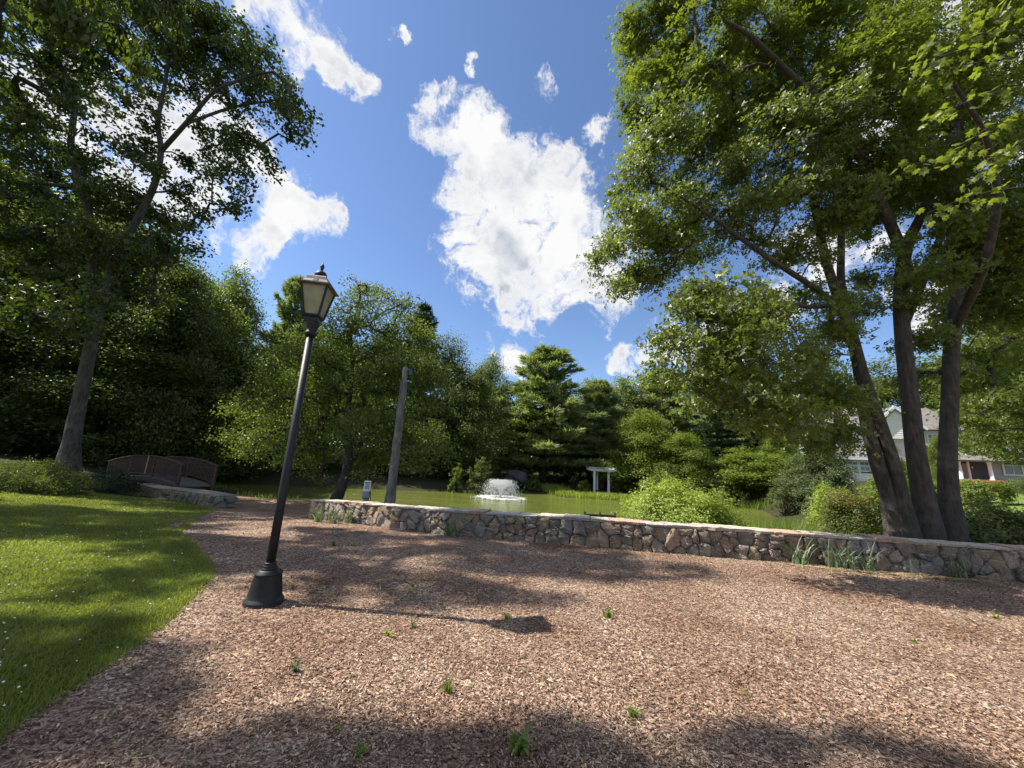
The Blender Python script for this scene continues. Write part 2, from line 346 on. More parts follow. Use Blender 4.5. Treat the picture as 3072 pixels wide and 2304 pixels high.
# ------------------------------------------------------------------ terrain
WZ = -1.2
POND = [tuple(atz(x, y, WZ)[:2]) for x, y in [(560,1444),(640,1447),(760,1453),(900,1461),(1100,1468),(1300,1474),(1500,1479),(1640,1483),(1700,1493),(1880,1503),(2000,1508),(2150,1513),(2230,1518),(2290,1532),(2325,1550),(2340,1585)]]
POND += [(15.2, 20), (12, 17.6), (6, 16.6), (0, 16.2), (-5, 17.4), (-7.5, 19.5), (-10, 23.4)]
POND += [tuple(atz(x, y, WZ)[:2]) for x, y in [(950,1499),(860,1503),(780,1490),(700,1469),(620,1458),(540,1452)]]
POND = np.array(POND)
CP = np.array([(-12,0,0),(-6,0,0),(0,0,0),(6,0,0),(12,0,0),(-12,-8,0),(0,-8,0),(12,-8,0),(-9,4,0),(-4,4,0),(0,4,0),(4,4,0),(9,4,0),(-9,7,0),(-3,6.5,0),(1,6.5,0),(5,6.5,0),
 (9.3,7.1,0),(7.4,7.4,0),(5.2,7.8,0),(1.3,8.4,-.01),(-1.7,9.3,-.1),(-3.8,10.6,-.2),(-6,12,-.34),(-9.5,14.8,-.64),(-12.7,16.2,-.62),(-16.3,17.1,-.58),(-10,11,-.22),(-14,12,-.1),(-16,14.5,-.2),(-21,15.5,.3),(-20.5,17.6,.45),(-26,16,.8),
 (0,12,-.5),(5,12,-.65),(10,11,-.55),(9,9,-.05),(14,9,.05),(12.5,15,-.95),(15,14,-.85),(20,17,-.3),(24,20,.6),(33,24,1.2),(30,33,1.7),(40,34,1.9),(45,20,1.6),(25,36,.9),(20,30,-.8),(-15,40,-.3),(-25,45,.5),(0,46,-.4),(10.5,45,-.65),(15,43,-.8),(25,52,.7),
 (0,70,1.5),(40,70,3),(-40,70,3),(-50,30,3),(-60,0,3),(60,0,2),(0,-60,0),(0,200,6),(200,100,6),(-200,100,6),(150,-150,3),(-150,-150,3),(-12.3,20,-.75),(-20,22,-.6)], float)
def tps_fit(P):
    n = len(P); d = np.linalg.norm(P[:, None, :2]-P[None, :, :2], axis=2); K = np.where(d > 0, d**2*np.log(d+1e-9), 0) + np.eye(n)*.02
    A = np.zeros((n+3, n+3)); A[:n, :n] = K; A[:n, n] = 1; A[:n, n+1:] = P[:, :2]; A[n, :n] = 1; A[n+1:, :n] = P[:, :2].T
    return np.linalg.solve(A, np.concatenate([P[:, 2], np.zeros(3)]))
TW = tps_fit(CP)
def inpoly(X, Y, poly):
    ins = np.zeros(np.shape(X), bool); n = len(poly)
    for i in range(n):
        x1, y1 = poly[i]; x2, y2 = poly[(i+1) % n]
        c = ((y1 > Y) != (y2 > Y)) & (X < (x2-x1)*(Y-y1)/(y2-y1+1e-12)+x1); ins ^= c
    return ins
def polydist(X, Y, poly, closed=True):
    best = np.full(np.shape(X), 1e9); n = len(poly)
    for i in range(n if closed else n-1):
        a = np.array(poly[i]); b = np.array(poly[(i+1) % n]); d = b-a; t = np.clip(((X-a[0])*d[0]+(Y-a[1])*d[1])/(d@d+1e-12), 0, 1)
        best = np.minimum(best, np.hypot(X-a[0]-t*d[0], Y-a[1]-t*d[1]))
    return best
def ground(X, Y):
    X = np.atleast_1d(np.asarray(X, float)); Y = np.atleast_1d(np.asarray(Y, float))
    d = np.hypot(X[:, None]-CP[None, :, 0], Y[:, None]-CP[None, :, 1]); n = len(CP)
    z = (np.where(d > 0, d**2*np.log(d+1e-9), 0) @ TW[:n]) + TW[n]+TW[n+1]*X+TW[n+2]*Y
    z = z + .014*np.sin(2.1*X+1.3*Y)*np.sin(1.7*Y-.8*X+1)+.008*np.sin(5.3*X+2)*np.sin(4.1*Y)
    z = np.clip(z, -1.08, 9); dd = polydist(X, Y, POND); ins = inpoly(X, Y, POND)
    t = np.clip(dd/3.0, 0, 1); t = t*t*(3-2*t)
    zo = (WZ+.03)*(1-t)+z*t; zo = np.maximum(zo, WZ+.03)
    return np.where(ins, WZ-.05-np.minimum(dd*.3, 1.2), zo)
def gz(x, y): return float(ground([x], [y])[0])
def gpt(px, py):
    """where the ray of a photo pixel meets the terrain"""
    d = ray(px, py); ts = np.linspace(.8, 70, 2500); P = EYE+ts[:, None]*d; g = ground(P[:, 0], P[:, 1])
    k = np.argmax(P[:, 2] < g)
    return np.array([P[k, 0], P[k, 1], g[k]])
EDGE_PX = [(-260,2420),(0,2205),(200,2080),(430,1925),(560,1810),(640,1722),(600,1668),(545,1612),(478,1578),(530,1562),(600,1545),(640,1530)]
EDGE = [gpt(x, y)[:2] for x, y in EDGE_PX]
def chaik(P, n=2, closed=False):
    P = np.array(P, float)
    for _ in range(n):
        Q = [P[0]]
        for a, b in zip(P[:-1], P[1:]): Q += [.75*a+.25*b, .25*a+.75*b]
        Q.append(P[-1]); P = np.array(Q)
    return P
EDGE = chaik(EDGE, 2)
LWALL = np.array([gpt(352, 1480)[:2], gpt(430, 1487)[:2], gpt(540, 1503)[:2], gpt(637, 1524)[:2]])  # foot of the low wall by the bridge
EDGE[-1] = LWALL[-1]
LAWN = np.array(list(EDGE)+list(LWALL[::-1][1:])+[(-18.5, 15.6), (-24, 13.5), (-34, 10), (-34, -12), (-6, -12), (-3, -1)])
WPATH = np.array([(14.5, 5.6), (11.8, 6.5), (9.28, 7.13), (7.35, 7.45), (5.16, 7.85), (3.2, 8.08), (1.32, 8.4), (-.3, 8.85), (-1.75, 9.4), (-3.7, 10.6), (-5.95, 12.0)])
WPATH = chaik(WPATH, 2)
SHORE_L = [(-6.6, 12.6), (-6.2, 14.5), (-7.4, 17.2), (-9.2, 20.2), (-11.6, 22.6), (-14.6, 23.8), (-17, 24.6), (-17.5, 20.5), (-13.5, 17.2)]
MUL = np.array([(3, -12), (-3, -12)] + [(-5.8, -12.0)] + [(-3.0, -1.0)] + list(EDGE) + SHORE_L[::-1] + list(WPATH[::-1]+np.array([0, .25])) + [(18, 3), (18, -12)])
FIELD = np.array([(12.8,10.6),(17,12.5),(20,15.5),(22.5,19),(24,22.5),(27,27),(34,30),(60,26),(60,-20),(20,-20),(18.2,3)])
def densify(P, s):
    out = []
    for a, b in zip(P, np.roll(P, -1, 0)):
        n = max(1, int(np.linalg.norm(b-a)/s)); out += [a+(b-a)*i/n for i in range(n)]
    return np.array(out)
def build_terrain():
    gx = []; 
    xs = np.concatenate([-np.geomspace(14, 420, 26)[::-1], np.arange(-13.5, 13.6, .45), np.geomspace(14, 420, 26)])
    ys = np.concatenate([-np.geomspace(2, 300, 14)[::-1], np.arange(-1.5, 26, .45), np.arange(26.8, 60, 1.4), np.geomspace(62, 600, 14)])
    X, Y = np.meshgrid(xs, ys); X = X.ravel()+rng.uniform(-.05, .05, X.size); Y = Y.ravel()+rng.uniform(-.05, .05, Y.size)
    pd = densify(POND, .6); md = densify(MUL, .3); ld = densify(LAWN, .5); fd = densify(FIELD, .8)
    keep = np.ones(len(X), bool)
    for q in (MUL, LAWN, POND): keep &= polydist(X, Y, q) > .12
    pts = [Vector((a, b)) for a, b in zip(X[keep], Y[keep])]; edges = []
    for q in (md, ld, fd):
        n0 = len(pts); pts += [Vector(tuple(v)) for v in q]; edges += [(n0+i, n0+(i+1) % len(q)) for i in range(len(q))]
    pts += [Vector(tuple(v)) for v in pd]
    v, e, f, *_ = delaunay_2d_cdt(pts, edges, [], 0, 1e-4)
    V = np.array([(a.x, a.y) for a in v]); Fc = np.array([t for t in f if len(t) == 3]); 
    Z = ground(V[:, 0], V[:, 1]); cx = V[Fc].mean(1)
    im = inpoly(cx[:, 0], cx[:, 1], MUL) & ~inpoly(cx[:, 0], cx[:, 1], LAWN); il = inpoly(cx[:, 0], cx[:, 1], LAWN); ifd = inpoly(cx[:, 0], cx[:, 1], FIELD) & ~im & ~il
    V3 = np.column_stack([V, Z])
    for name, msk, mt in (('mulch_ground', im, 'mulch'), ('lawn', il, 'lawn'), ('far_lawn', ifd, 'field'), ('ground', ~(im | il | ifd), 'wood_floor')):
        ff = Fc[msk]; u, inv = np.unique(ff, return_inverse=True)
        me = npmesh(name, V3[u], inv.reshape(ff.shape), smooth=True); tag(link(name, me, mt), kind='structure')
build_terrain()
w = densify(POND, 1.0); wm = MB(); wm.add([(p[0], p[1], WZ) for p in POND*1.0], [tuple(range(len(POND)))])
c0 = POND.mean(0); wq = c0+(POND-c0)*1.0
wme = bpy.data.meshes.new('pond'); bmw = bmesh.new(); vs = [bmw.verts.new((p[0], p[1], WZ)) for p in POND]; bmw.faces.new(vs); bmesh.ops.triangulate(bmw, faces=bmw.faces[:]); bmw.to_mesh(wme); bmw.free()
if wme.polygons[0].normal.z < 0: wme.flip_normals()
tag(link('pond', wme, 'water'), kind='structure')
print('terrain', time.time()-T0)
# ------------------------------------------------------------------ stone walls
def path_eval(P):
    d = np.r_[0, np.cumsum(np.linalg.norm(np.diff(P, axis=0), axis=1))]
    def ev(u):
        u = min(max(u, 0), d[-1]-1e-6); k = np.searchsorted(d, u, 'right')-1; t = (u-d[k])/(d[k+1]-d[k]); p = P[k]*(1-t)+P[k+1]*t
        a = P[max(k-1, 0)]; b = P[min(k+2, len(P)-1)]; tg = (b-a)/np.linalg.norm(b-a); return p, tg
    return ev, d[-1]
def cells(Lh, H, rs, wmean=.26, rows=3):
    """rubble layout: power diagram of jittered seeds clipped to the face"""
    seeds = []; u = -.1
    while u < Lh+.1:
        w_ = rs.uniform(.45, 1.7)*wmean; k = rs.choice([1, 2, 2, 3, 4]) if rows == 3 else rs.choice([1, 1, 2])
        off = rs.uniform(-.5, .5)
        for j in range(k):
            seeds.append((u+w_/2+rs.uniform(-.3, .3)*w_, H*(j+.5)/k+rs.uniform(-.2, .2)*H/k, rs.uniform(0, .012)))
        u += w_*.86
    sd = np.array(seeds); out = []
    for i, (x, y, wt) in enumerate(sd):
        if x < -.05 or x > Lh+.05: continue
        poly = [(x-.6, 0.), (x+.6, 0.), (x+.6, H), (x-.6, H)]; poly = [(min(max(a, 0), Lh), b) for a, b in poly]
        near = np.where(np.abs(sd[:, 0]-x) < 1.1)[0]
        for j in near:
            if j == i: continue
            dx, dy = sd[j, 0]-x, sd[j, 1]-y; c = (dx*(sd[j, 0]+x)+dy*(sd[j, 1]+y) + wt - sd[j, 2])/2
            q = []
            for a, b in zip(poly, poly[1:]+poly[:1]):
                fa, fb = a[0]*dx+a[1]*dy-c, b[0]*dx+b[1]*dy-c
                if fa <= 0: q.append(a)
                if fa*fb < 0: t = fa/(fa-fb); q.append((a[0]+(b[0]-a[0])*t, a[1]+(b[1]-a[1])*t))
            poly = q
            if len(poly) < 3: break
        if len(poly) >= 3:
            A = abs(sum(a[0]*b[1]-a[1]*b[0] for a, b in zip(poly, poly[1:]+poly[:1])))/2
            if A > .004: out.append((np.array(poly), A))
    return out
def stone(name, poly, place, parent, rs, mat, gap=.010, dep=.05):
    c = poly.mean(0); P = c+(poly-c)*max(.6, 1-gap/np.sqrt(np.mean(np.sum((poly-c)**2, 1))))
    Q = []
    for a, b in zip(P, np.roll(P, -1, 0)): Q += [a*.88+b*.12, a*.5+b*.5+rs.normal(0, .006, 2), a*.13+b*.87]
    Q = np.array(Q); n = len(Q); Q = Q+rs.normal(0, .005, Q.shape)
    D = dep*rs.uniform(.35, 1.3); rings = [(1.0, -.03), (1.0, D*.55), (.94, D*.9), (.60, D)]
    V = []; tilt = rs.normal(0, .12, 2)
    for s_, d in rings:
        jit = rs.normal(0, .013, (n, 3))*np.array([.6, .6, 1]) if d > 0 else np.zeros((n, 3))
        for k in range(n):
            q = c+(Q[k]-c)*s_; dd = d+(tilt@(q-c) if d > 0 else 0); V.append(place(q[0]+jit[k, 0], q[1]+jit[k, 1], dd+jit[k, 2]))
    V.append(place(c[0], c[1], D*rs.uniform(.95, 1.2))); V = np.array(V); o = V.mean(0)
    Fc = [(r*n+i, r*n+(i+1) % n, (r+1)*n+(i+1) % n, (r+1)*n+i) for r in range(3) for i in range(n)]+[(3*n+i, 3*n+(i+1) % n, 4*n) for i in range(n)]
    me = bpy.data.meshes.new(name); me.from_pydata((V-o).tolist(), [], Fc); me.update()
    me.polygons.foreach_set('use_smooth', [True]*len(me.polygons))
    return link(name, me, mat, parent, o-np.array(parent.location))
def build_wall(name, P, H, thick, label, mat, capmat, seed, ends=(False, True), flip=-1, wmean=.27, rows=3, zf=None, dep=.06, capw=(.35, .8)):
    rs = np.random.default_rng(seed); ev, Lh = path_eval(P); zf = zf or (lambda x, y: gz(x, y))
    us = np.linspace(0, Lh, 60); zb = np.array([zf(*ev(u)[0]) for u in us]); k = np.ones(7)/7; zb = np.convolve(np.r_[[zb[0]]*3, zb, [zb[-1]]*3], k, 'valid')
    ZB = lambda u: float(np.interp(u, us, zb))
    root = empty(name, (*ev(Lh/2)[0], ZB(Lh/2)), 0, label, 'wall'); off = np.array(root.location)
    nrm = lambda tg: np.array([tg[1], -tg[0]])*flip          # towards the camera
    def place(u, v, d):
        uu = min(max(u, 0), Lh); p, tg = ev(uu); q = p+nrm(tg)*d+tg*(u-uu); return np.array([q[0], q[1], ZB(uu)-.03+v])
    m = MB(); nn = 60
    for i in range(nn-1):
        u0, u1 = Lh*i/(nn-1), Lh*(i+1)/(nn-1); a = [place(u0, -.15, 0), place(u1, -.15, 0), place(u1, -.15, -thick), place(u0, -.15, -thick)]
        b = [place(u0, H, 0), place(u1, H, 0), place(u1, H, -thick), place(u0, H, -thick)]; m.add([x-off for x in a+b], [(0, 1, 5, 4), (2, 3, 7, 6), (4, 5, 6, 7)])
    for u in (0, Lh):
        m.add([x-off for x in (place(u, -.15, 0), place(u, -.15, -thick), place(u, H, -thick), place(u, H, 0))], [(0, 1, 2, 3)])
    m.obj('mortar_core', 'mortar', root)
    cl = cells(Lh, H+.0, rs, wmean, rows); cl.sort(key=lambda t: -t[1])
    for poly, A in cl[:285]: stone('stone', poly, place, root, rs, mat, dep=dep)
    if ends[1]:
        p, tg = ev(Lh); n2 = nrm(tg)
        def pend(u, v, d): q = p-n2*u+tg*d; return np.array([q[0], q[1], ZB(Lh)-.03+v])
        for poly, A in cells(thick, H, rs, wmean, rows): stone('stone', poly, pend, root, rs, mat, dep=dep)
    if ends[0]:
        p0, tg0 = ev(0); n3 = nrm(tg0)
        def pend0(u, v, d): q = p0-n3*u-tg0*d; return np.array([q[0], q[1], ZB(0)-.03+v])
        for poly, A in cells(thick, H, rs, wmean, rows): stone('stone', poly, pend0, root, rs, mat, dep=dep)
    u = -.05
    while u < Lh+.03:
        w_ = rs.uniform(*capw); u1 = min(u+w_, Lh+.06); z0 = H+.002; th = rs.uniform(.03, .065)
        if u1-u < .1: break
        out = []
        n = max(3, int((u1-u)/.12))
        for i in range(n+1): out.append((u+.006+(u1-u-.012)*i/n, .060+rs.normal(0, .022)))
        for i in range(n+1): out.append((u1-.006-(u1-u-.012)*i/n, -thick-.04+rs.normal(0, .014)))
        V = [place(a, z0, b-.012) for a, b in out]+[place(a, z0+th+rs.normal(0, .005), b) for a, b in out]
        k = len(out); cen = place((u+u1)/2, z0+th+rs.uniform(0, .012), -thick/2); V.append(cen); V = np.array(V); o = V.mean(0)
        Fc = [(i, (i+1) % k, k+(i+1) % k, k+i) for i in range(k)]+[(k+i, k+(i+1) % k, 2*k) for i in range(k)]+[tuple(range(k-1, -1, -1))]
        me = bpy.data.meshes.new('cap_slab'); me.from_pydata((V-o).tolist(), [], Fc); me.update(); link('cap_slab', me, capmat, root, o-off); u = u1
    return root
build_wall('stone_wall', WPATH, .53, .42, 'long curved low fieldstone wall with a pale flat cap running across behind the mulch', 'stone', 'cap_stone', 5)
build_wall('stone_wall', LWALL, .42, .75, 'short low wall of big blue grey stones beside the lawn in front of the wooden bridge', 'blue_stone', 'blue_stone', 8, (True, True), wmean=.40, rows=2, dep=.11, flip=1)
print('walls', time.time()-T0)
# ------------------------------------------------------------------ lamp post
def lamp_post():
    b = gpt(790, 1812); r = empty('lamp_post', b, 0, 'tall black lamp post with a four sided frosted lantern standing on the mulch', 'lamp post')
    prof = [(.185, 0), (.190, .008), (.190, .018), (.183, .024), (.186, .03), (.186, .04), (.177, .046), (.174, .056), (.168, .062), (.162, .072), (.158, .11), (.128, .285), (.128, .292), (.136, .296), (.136, .304), (.124, .308), (.124, .316), (.108, .320), (.108, .328), (.07, .334)]
    MB().lathe(prof, 40).obj('base', 'black_metal', r, True)
    MB().lathe([(.072, .330), (.074, .345), (.070, .350), (.064, .356), (.068, .362), (.068, .372), (.060, .377), (.057, .388), (.062, .393), (.061, .402), (.050, .407)], 28).obj('collar', 'black_metal', r, True)
    MB().lathe([(.045, .39), (.045, 1.0), (.042, 3.06)], 20).obj('pole', 'black_metal', r, True)
    MB().lathe([(.058, 2.98), (.058, 3.0), (.066, 3.005), (.066, 3.03), (.060, 3.035), (.060, 3.08), (.085, 3.13), (.088, 3.16)], 20).obj('fitter', 'black_metal', r, True)
    rz = math.radians(45+9); q = math.sqrt(2); yaw = math.radians(9)
    lan = empty('lantern', (0, 0, 0)); lan.parent = r; lan.name = 'lantern'
    Z0, Z1, Z2 = 3.16, 3.24, 3.62; w0, w1, w2 = .07, .085, .150
    MB().lathe([(.07*q*.9, Z0-.01), (.078*q, Z0), (.078*q, Z0+.05), (w1*q+.015, Z1-.01), (w1*q+.015, Z1)], 4, rz=rz).obj('cage_base', 'black_metal', lan)
    R = Matrix.Rotation(yaw, 3, 'Z')
    cor = [(1, 1), (-1, 1), (-1, -1), (1, -1)]
    for k in range(4):
        a = R @ Vector((cor[k][0]*w1, cor[k][1]*w1, Z1)); t = R @ Vector((cor[k][0]*w2, cor[k][1]*w2, Z2))
        MB().bar(a, t, .022, .022, up=tuple(R @ Vector((1, 0, 0)))).obj('corner_bar', 'black_metal', lan)
        c2 = cor[(k+1) % 4]; e = R @ Vector((c2[0]*w1, c2[1]*w1, Z1)); g = R @ Vector((c2[0]*w2, c2[1]*w2, Z2))
        MB().bar(a, e, .018, .02).obj('rail', 'black_metal', lan); MB().bar(t, g, .018, .02).obj('rail', 'black_metal', lan)
        i_ = .93; cn = (a+t+e+g)/4; nv = (e-a).cross(t-a).normalized(); nv = nv if nv.dot(Vector((cn.x, cn.y, 0))) > 0 else -nv
        P = [cn+(p-cn)*i_ - nv*.004 for p in (a, e, g, t)]; P2 = [p-nv*.005 for p in P]
        MB().add(P+P2, [(0, 1, 2, 3), (7, 6, 5, 4), (0, 4, 5, 1), (1, 5, 6, 2), (2, 6, 7, 3), (3, 7, 4, 0)]).obj('glass_pane', 'frosted', lan)
    MB().lathe([(.05, Z1+.002), (.05, Z1+.06), (.03, Z1+.08)], 14).obj('lamp_socket', 'grey_box', lan, True)
    MB().lathe([(.03, Z1+.08), (.045, Z1+.14), (.04, Z1+.2), (.0, Z1+.22)], 14).obj('bulb', 'white_paint', lan, True)
    hd = MB().lathe([(.155*q, Z2-.012), (.192*q, Z2-.004), (.192*q, Z2+.012), (.168*q, Z2+.02), (.143*q, Z2+.04), (.122*q, Z2+.075), (.110*q, Z2+.115), (.095*q, Z2+.135), (.07*q, Z2+.143)], 4, rz=rz).obj('roof', 'lamp_roof', lan)
    for k in range(4):
        an = yaw+k*PI/2; dx, dy = math.cos(an), math.sin(an); Rk = Matrix.Rotation(an, 3, 'Z')
        P = [Rk @ Vector(p) for p in ((.142, -.030, Z2+.040), (.142, .030, Z2+.040), (.118, .010, Z2+.095), (.118, -.010, Z2+.095), (.125, -.025, Z2+.040), (.125, .025, Z2+.040), (.108, .01, Z2+.09), (.108, -.01, Z2+.09))]
        MB().add([p+Vector((dx, dy, 0))*.006 for p in P], [(0, 1, 2, 3), (4, 7, 6, 5), (0, 4, 5, 1), (1, 5, 6, 2), (2, 6, 7, 3), (3, 7, 4, 0)]).obj('vent', 'ink', lan)
    MB().lathe([(.04, Z2+.143), (.04, Z2+.16), (.07, Z2+.162), (.074, Z2+.175), (.069, Z2+.2), (.052, Z2+.222), (.03, Z2+.235), (.014, Z2+.24)], 24).obj('cupola', 'black_metal', lan, True)
    MB().lathe([(.012, Z2+.238), (.012, Z2+.255), (.02, Z2+.262), (.016, Z2+.27), (.026, Z2+.29), (.024, Z2+.31), (.008, Z2+.345), (.001, Z2+.36)], 14).obj('finial', 'black_metal', lan, True)
lamp_post()
# ------------------------------------------------------------------ trees
def attract(lobes, per, rs):
    """points spread through the lobes of a crown (x,y,z,r, depth thickness, flatness)"""
    out = []
    for (c, r, sy, fl) in lobes:
        n = max(2, int(per*r*r)); d = unit(rs.normal(size=(n, 3)))*(rs.uniform(.25, 1, n)**.45)[:, None]
        out.append(np.array(c)+d*np.array([r, r*sy, r*fl]))
    return np.concatenate(out)
def grow(roots, A, rs, sag=.1, up=.15):
    P = np.concatenate([r[0] for r in roots]); R_ = np.concatenate([r[1] for r in roots]); par = np.full(len(P), -1); isroot = np.ones(len(P), bool)
    d0 = np.min(np.linalg.norm(A[:, None]-P[None], axis=2), axis=1); order = np.argsort(d0)
    Ps = [p for p in P]; cnt = [0]*len(P); parl = list(par); arr = np.zeros((len(P)+len(A)*3, 3)); arr[:len(P)] = P; n = len(P); segs = []
    zr = np.array([p[2] for p in P]); 
    for i in order:
        a = A[i]; D = np.linalg.norm(arr[:n]-a, axis=1) + np.maximum(0, arr[:n, 2]-a[2])*.9
        k = int(np.argmin(D)); b = arr[k]; v = a-b; ln = np.linalg.norm(v)
        m1 = b+v*.36+rs.normal(0, .07, 3)*ln+np.array([0, 0, up*ln*.5]); m2 = b+v*.7+rs.normal(0, .05, 3)*ln+np.array([0, 0, up*ln*.4])
        ids = []
        for q in (m1, m2, a):
            arr[n] = q; parl.append(k if not ids else ids[-1]); cnt.append(0); ids.append(n); n += 1
        segs.append([k]+ids)
        j = ids[-1]
        while j >= 0: cnt[j] += 1; j = parl[j]
    return arr[:n], np.array(cnt), segs
def make_branches(arr, cnt, segs, r0, nroot, rmax):
    paths = []
    for s in segs:
        P = arr[s]; rr = r0*np.maximum(cnt[s], 1)**.48; rr = np.minimum(rr, rmax); rr[0] = min(rr[0], rr[1]*1.25); paths.append((P, rr))
    return tubes(paths, 5)
def rpath(pts, rads, n=4, wob=0, rs=None):
    P = np.array(pts, float); t = np.arange(len(P)); tt = np.linspace(0, len(P)-1, (len(P)-1)*n+1)
    Q = np.stack([np.interp(tt, t, P[:, i]) for i in range(3)], 1)
    for _ in range(2): Q[1:-1] = (Q[:-2]+2*Q[1:-1]+Q[2:])/4
    R_ = np.interp(tt, t, rads); return Q, R_
def foliage(A, n_per, spread, size, rs, shape='kite', flat=.45, upb=1.0, w=.55, center=None, outb=.3, tintvar=True, droop=.25):
    N_ = len(A)*n_per; base = np.repeat(A, n_per, 0); off = rs.normal(size=(N_, 3))*np.array([spread, spread, spread*flat])
    off[:, 2] -= .25*np.linalg.norm(off[:, :2], axis=1)
    Cn = base+off; out = unit(Cn-(center if center is not None else A.mean(0))); nn = unit(rs.normal(size=(N_, 3)))*.75+np.array([0, 0, upb])+out*outb
    tb = np.repeat(rs.uniform(.25, .75, len(A)), n_per) if tintvar else None
    return leaves(Cn, nn, np.full(N_, size), w=w, shape=shape, r=rs, tintb=tb, droop=droop)
def px_lobes(L_, depth, rs, sy=1.0, dj=1.5, fl=.8):
    out = []
    for e in L_:
        x, y, r = e[:3]; d = depth+(e[3] if len(e) > 3 else rs.uniform(-dj, dj)); c = aty(x, y, d); zc = (c-EYE)@F
        out.append((c, r*zc/FP, sy, fl))
    return out
def px_path(L_, depth):
    return [aty(x, y, depth+(e[0] if e else 0)) for x, y, *e in L_]
def assemble_tree(name, base, label, cat, roots, A, cfg, seed, group=None, bark='bark_oak', leaf='oak_leaf', trunkseg=14, extra_leaf=None):
    rs = np.random.default_rng(seed); base = np.array(base, float); root = empty(name, base, 0, label, cat, group)
    for P, R_ in roots:
        V, Fc = tubes([(P, R_)], trunkseg); jit = 1+.06*np.sin(V[:, 2:3]*5+V[:, 0:1]*9); 
        link('trunk', npmesh('trunk', V-base, Fc, smooth=True), bark, root)
    arr, cnt, segs = grow(roots[:cfg.get('nr', 99)], A, rs, up=cfg.get('up', .15)); nroot = sum(len(r[0]) for r in roots)
    V, Fc = make_branches(arr, cnt, segs, cfg['r0'], nroot, cfg['rmax']); tag(link('branches', npmesh('branches', V-base, Fc, smooth=True), bark, root), kind='stuff')
    B = A
    if cfg.get('twig', 0):
        mids = np.concatenate([arr[[s[2] for s in segs]], arr[[s[1] for s in segs]]]); mids = mids[rs.random(len(mids)) < cfg['twig']]; B = np.concatenate([A, mids])
    V, Fc, t = foliage(B, cfg['n'], cfg['spread'], cfg['size'], rs, cfg.get('shape', 'kite'), cfg.get('flat', .45), cfg.get('upb', 1.0), cfg.get('w', .55), droop=cfg.get('droop', .25), outb=cfg.get('outb', .3))
    tag(link('crown', npmesh('crown', V-base, Fc, t), leaf, root), kind='stuff')
    return root
# --- the big oak at the left
rs = np.random.default_rng(3)
OD = 17.0
ob = aty(207, 1400, OD); ob[2] = gz(ob[0], ob[1])-.1
tr = rpath([ob]+px_path([(212,1340),(235,1220),(262,1090),(280,1000)], OD), [.52, .31, .26, .24, .225])
lead1 = rpath(px_path([(278,1010),(272,940),(276,780),(272,650),(236,545),(208,440),(227,320),(190,200),(126,115),(108,0),(90,-120)], OD), [.19,.18,.17,.16,.15,.14,.125,.11,.09,.07,.05])
lead2 = rpath(px_path([(284,1005),(315,860),(348,765,.3),(415,655,.4),(468,550,.3),(486,450),(470,368),(500,230),(520,90),(560,-60)], OD), [.18,.17,.165,.16,.15,.13,.11,.08,.06,.04])
lead3 = rpath(px_path([(486,450),(572,355,-.8),(642,268,-1.4),(760,225,-1.8),(820,215,-2)], OD), [.12,.10,.08,.06,.04])
lead4 = rpath(px_path([(560,370,-.7),(690,322,.3),(815,300,.8),(890,345,1)], OD), [.08,.07,.05,.03])
OAK = [(40,60,140),(180,30,130),(320,30,130),(440,10,120),(560,40,110),(650,60,90),(700,150,85),(780,190,80),(840,270,70),(890,340,55),(900,410,35),(720,290,70),(600,150,100),(480,160,110),(350,170,100),(220,200,100),(70,220,120),
 (50,400,110),(640,400,60),(760,470,70),(690,520,55),(620,500,50),(330,380,80),(420,330,50),(150,540,90),(180,420,80),(50,600,110),(300,520,70),(420,480,55),(560,580,40),(640,640,35),(700,600,40),(380,600,70),(500,640,60),(250,700,80),(120,700,90),(370,740,70),(470,740,60),(230,850,70),
 (150,880,70,-3),(110,940,60,-3),(200,960,60,-3),(60,970,45,-3.5),(330,880,60),(420,860,70),(560,740,50),(350,620,70),(-80,300,150),(-100,700,150)]
A = attract(px_lobes(OAK, OD, rs, 1.5, 2.2, .72), 12, rs)
assemble_tree('oak_tree', ob, 'huge old oak with a bare grey trunk forking high, left of the wooden bridge', 'tree', [tr, lead1, lead2, lead3, lead4], A,
              dict(r0=.014, rmax=.13, n=34, spread=.26, size=.22, flat=.6, w=.6, twig=.3, upb=.6), 4, bark='bark_oak', leaf='oak_leaf')
print('oak', len(A), time.time()-T0)
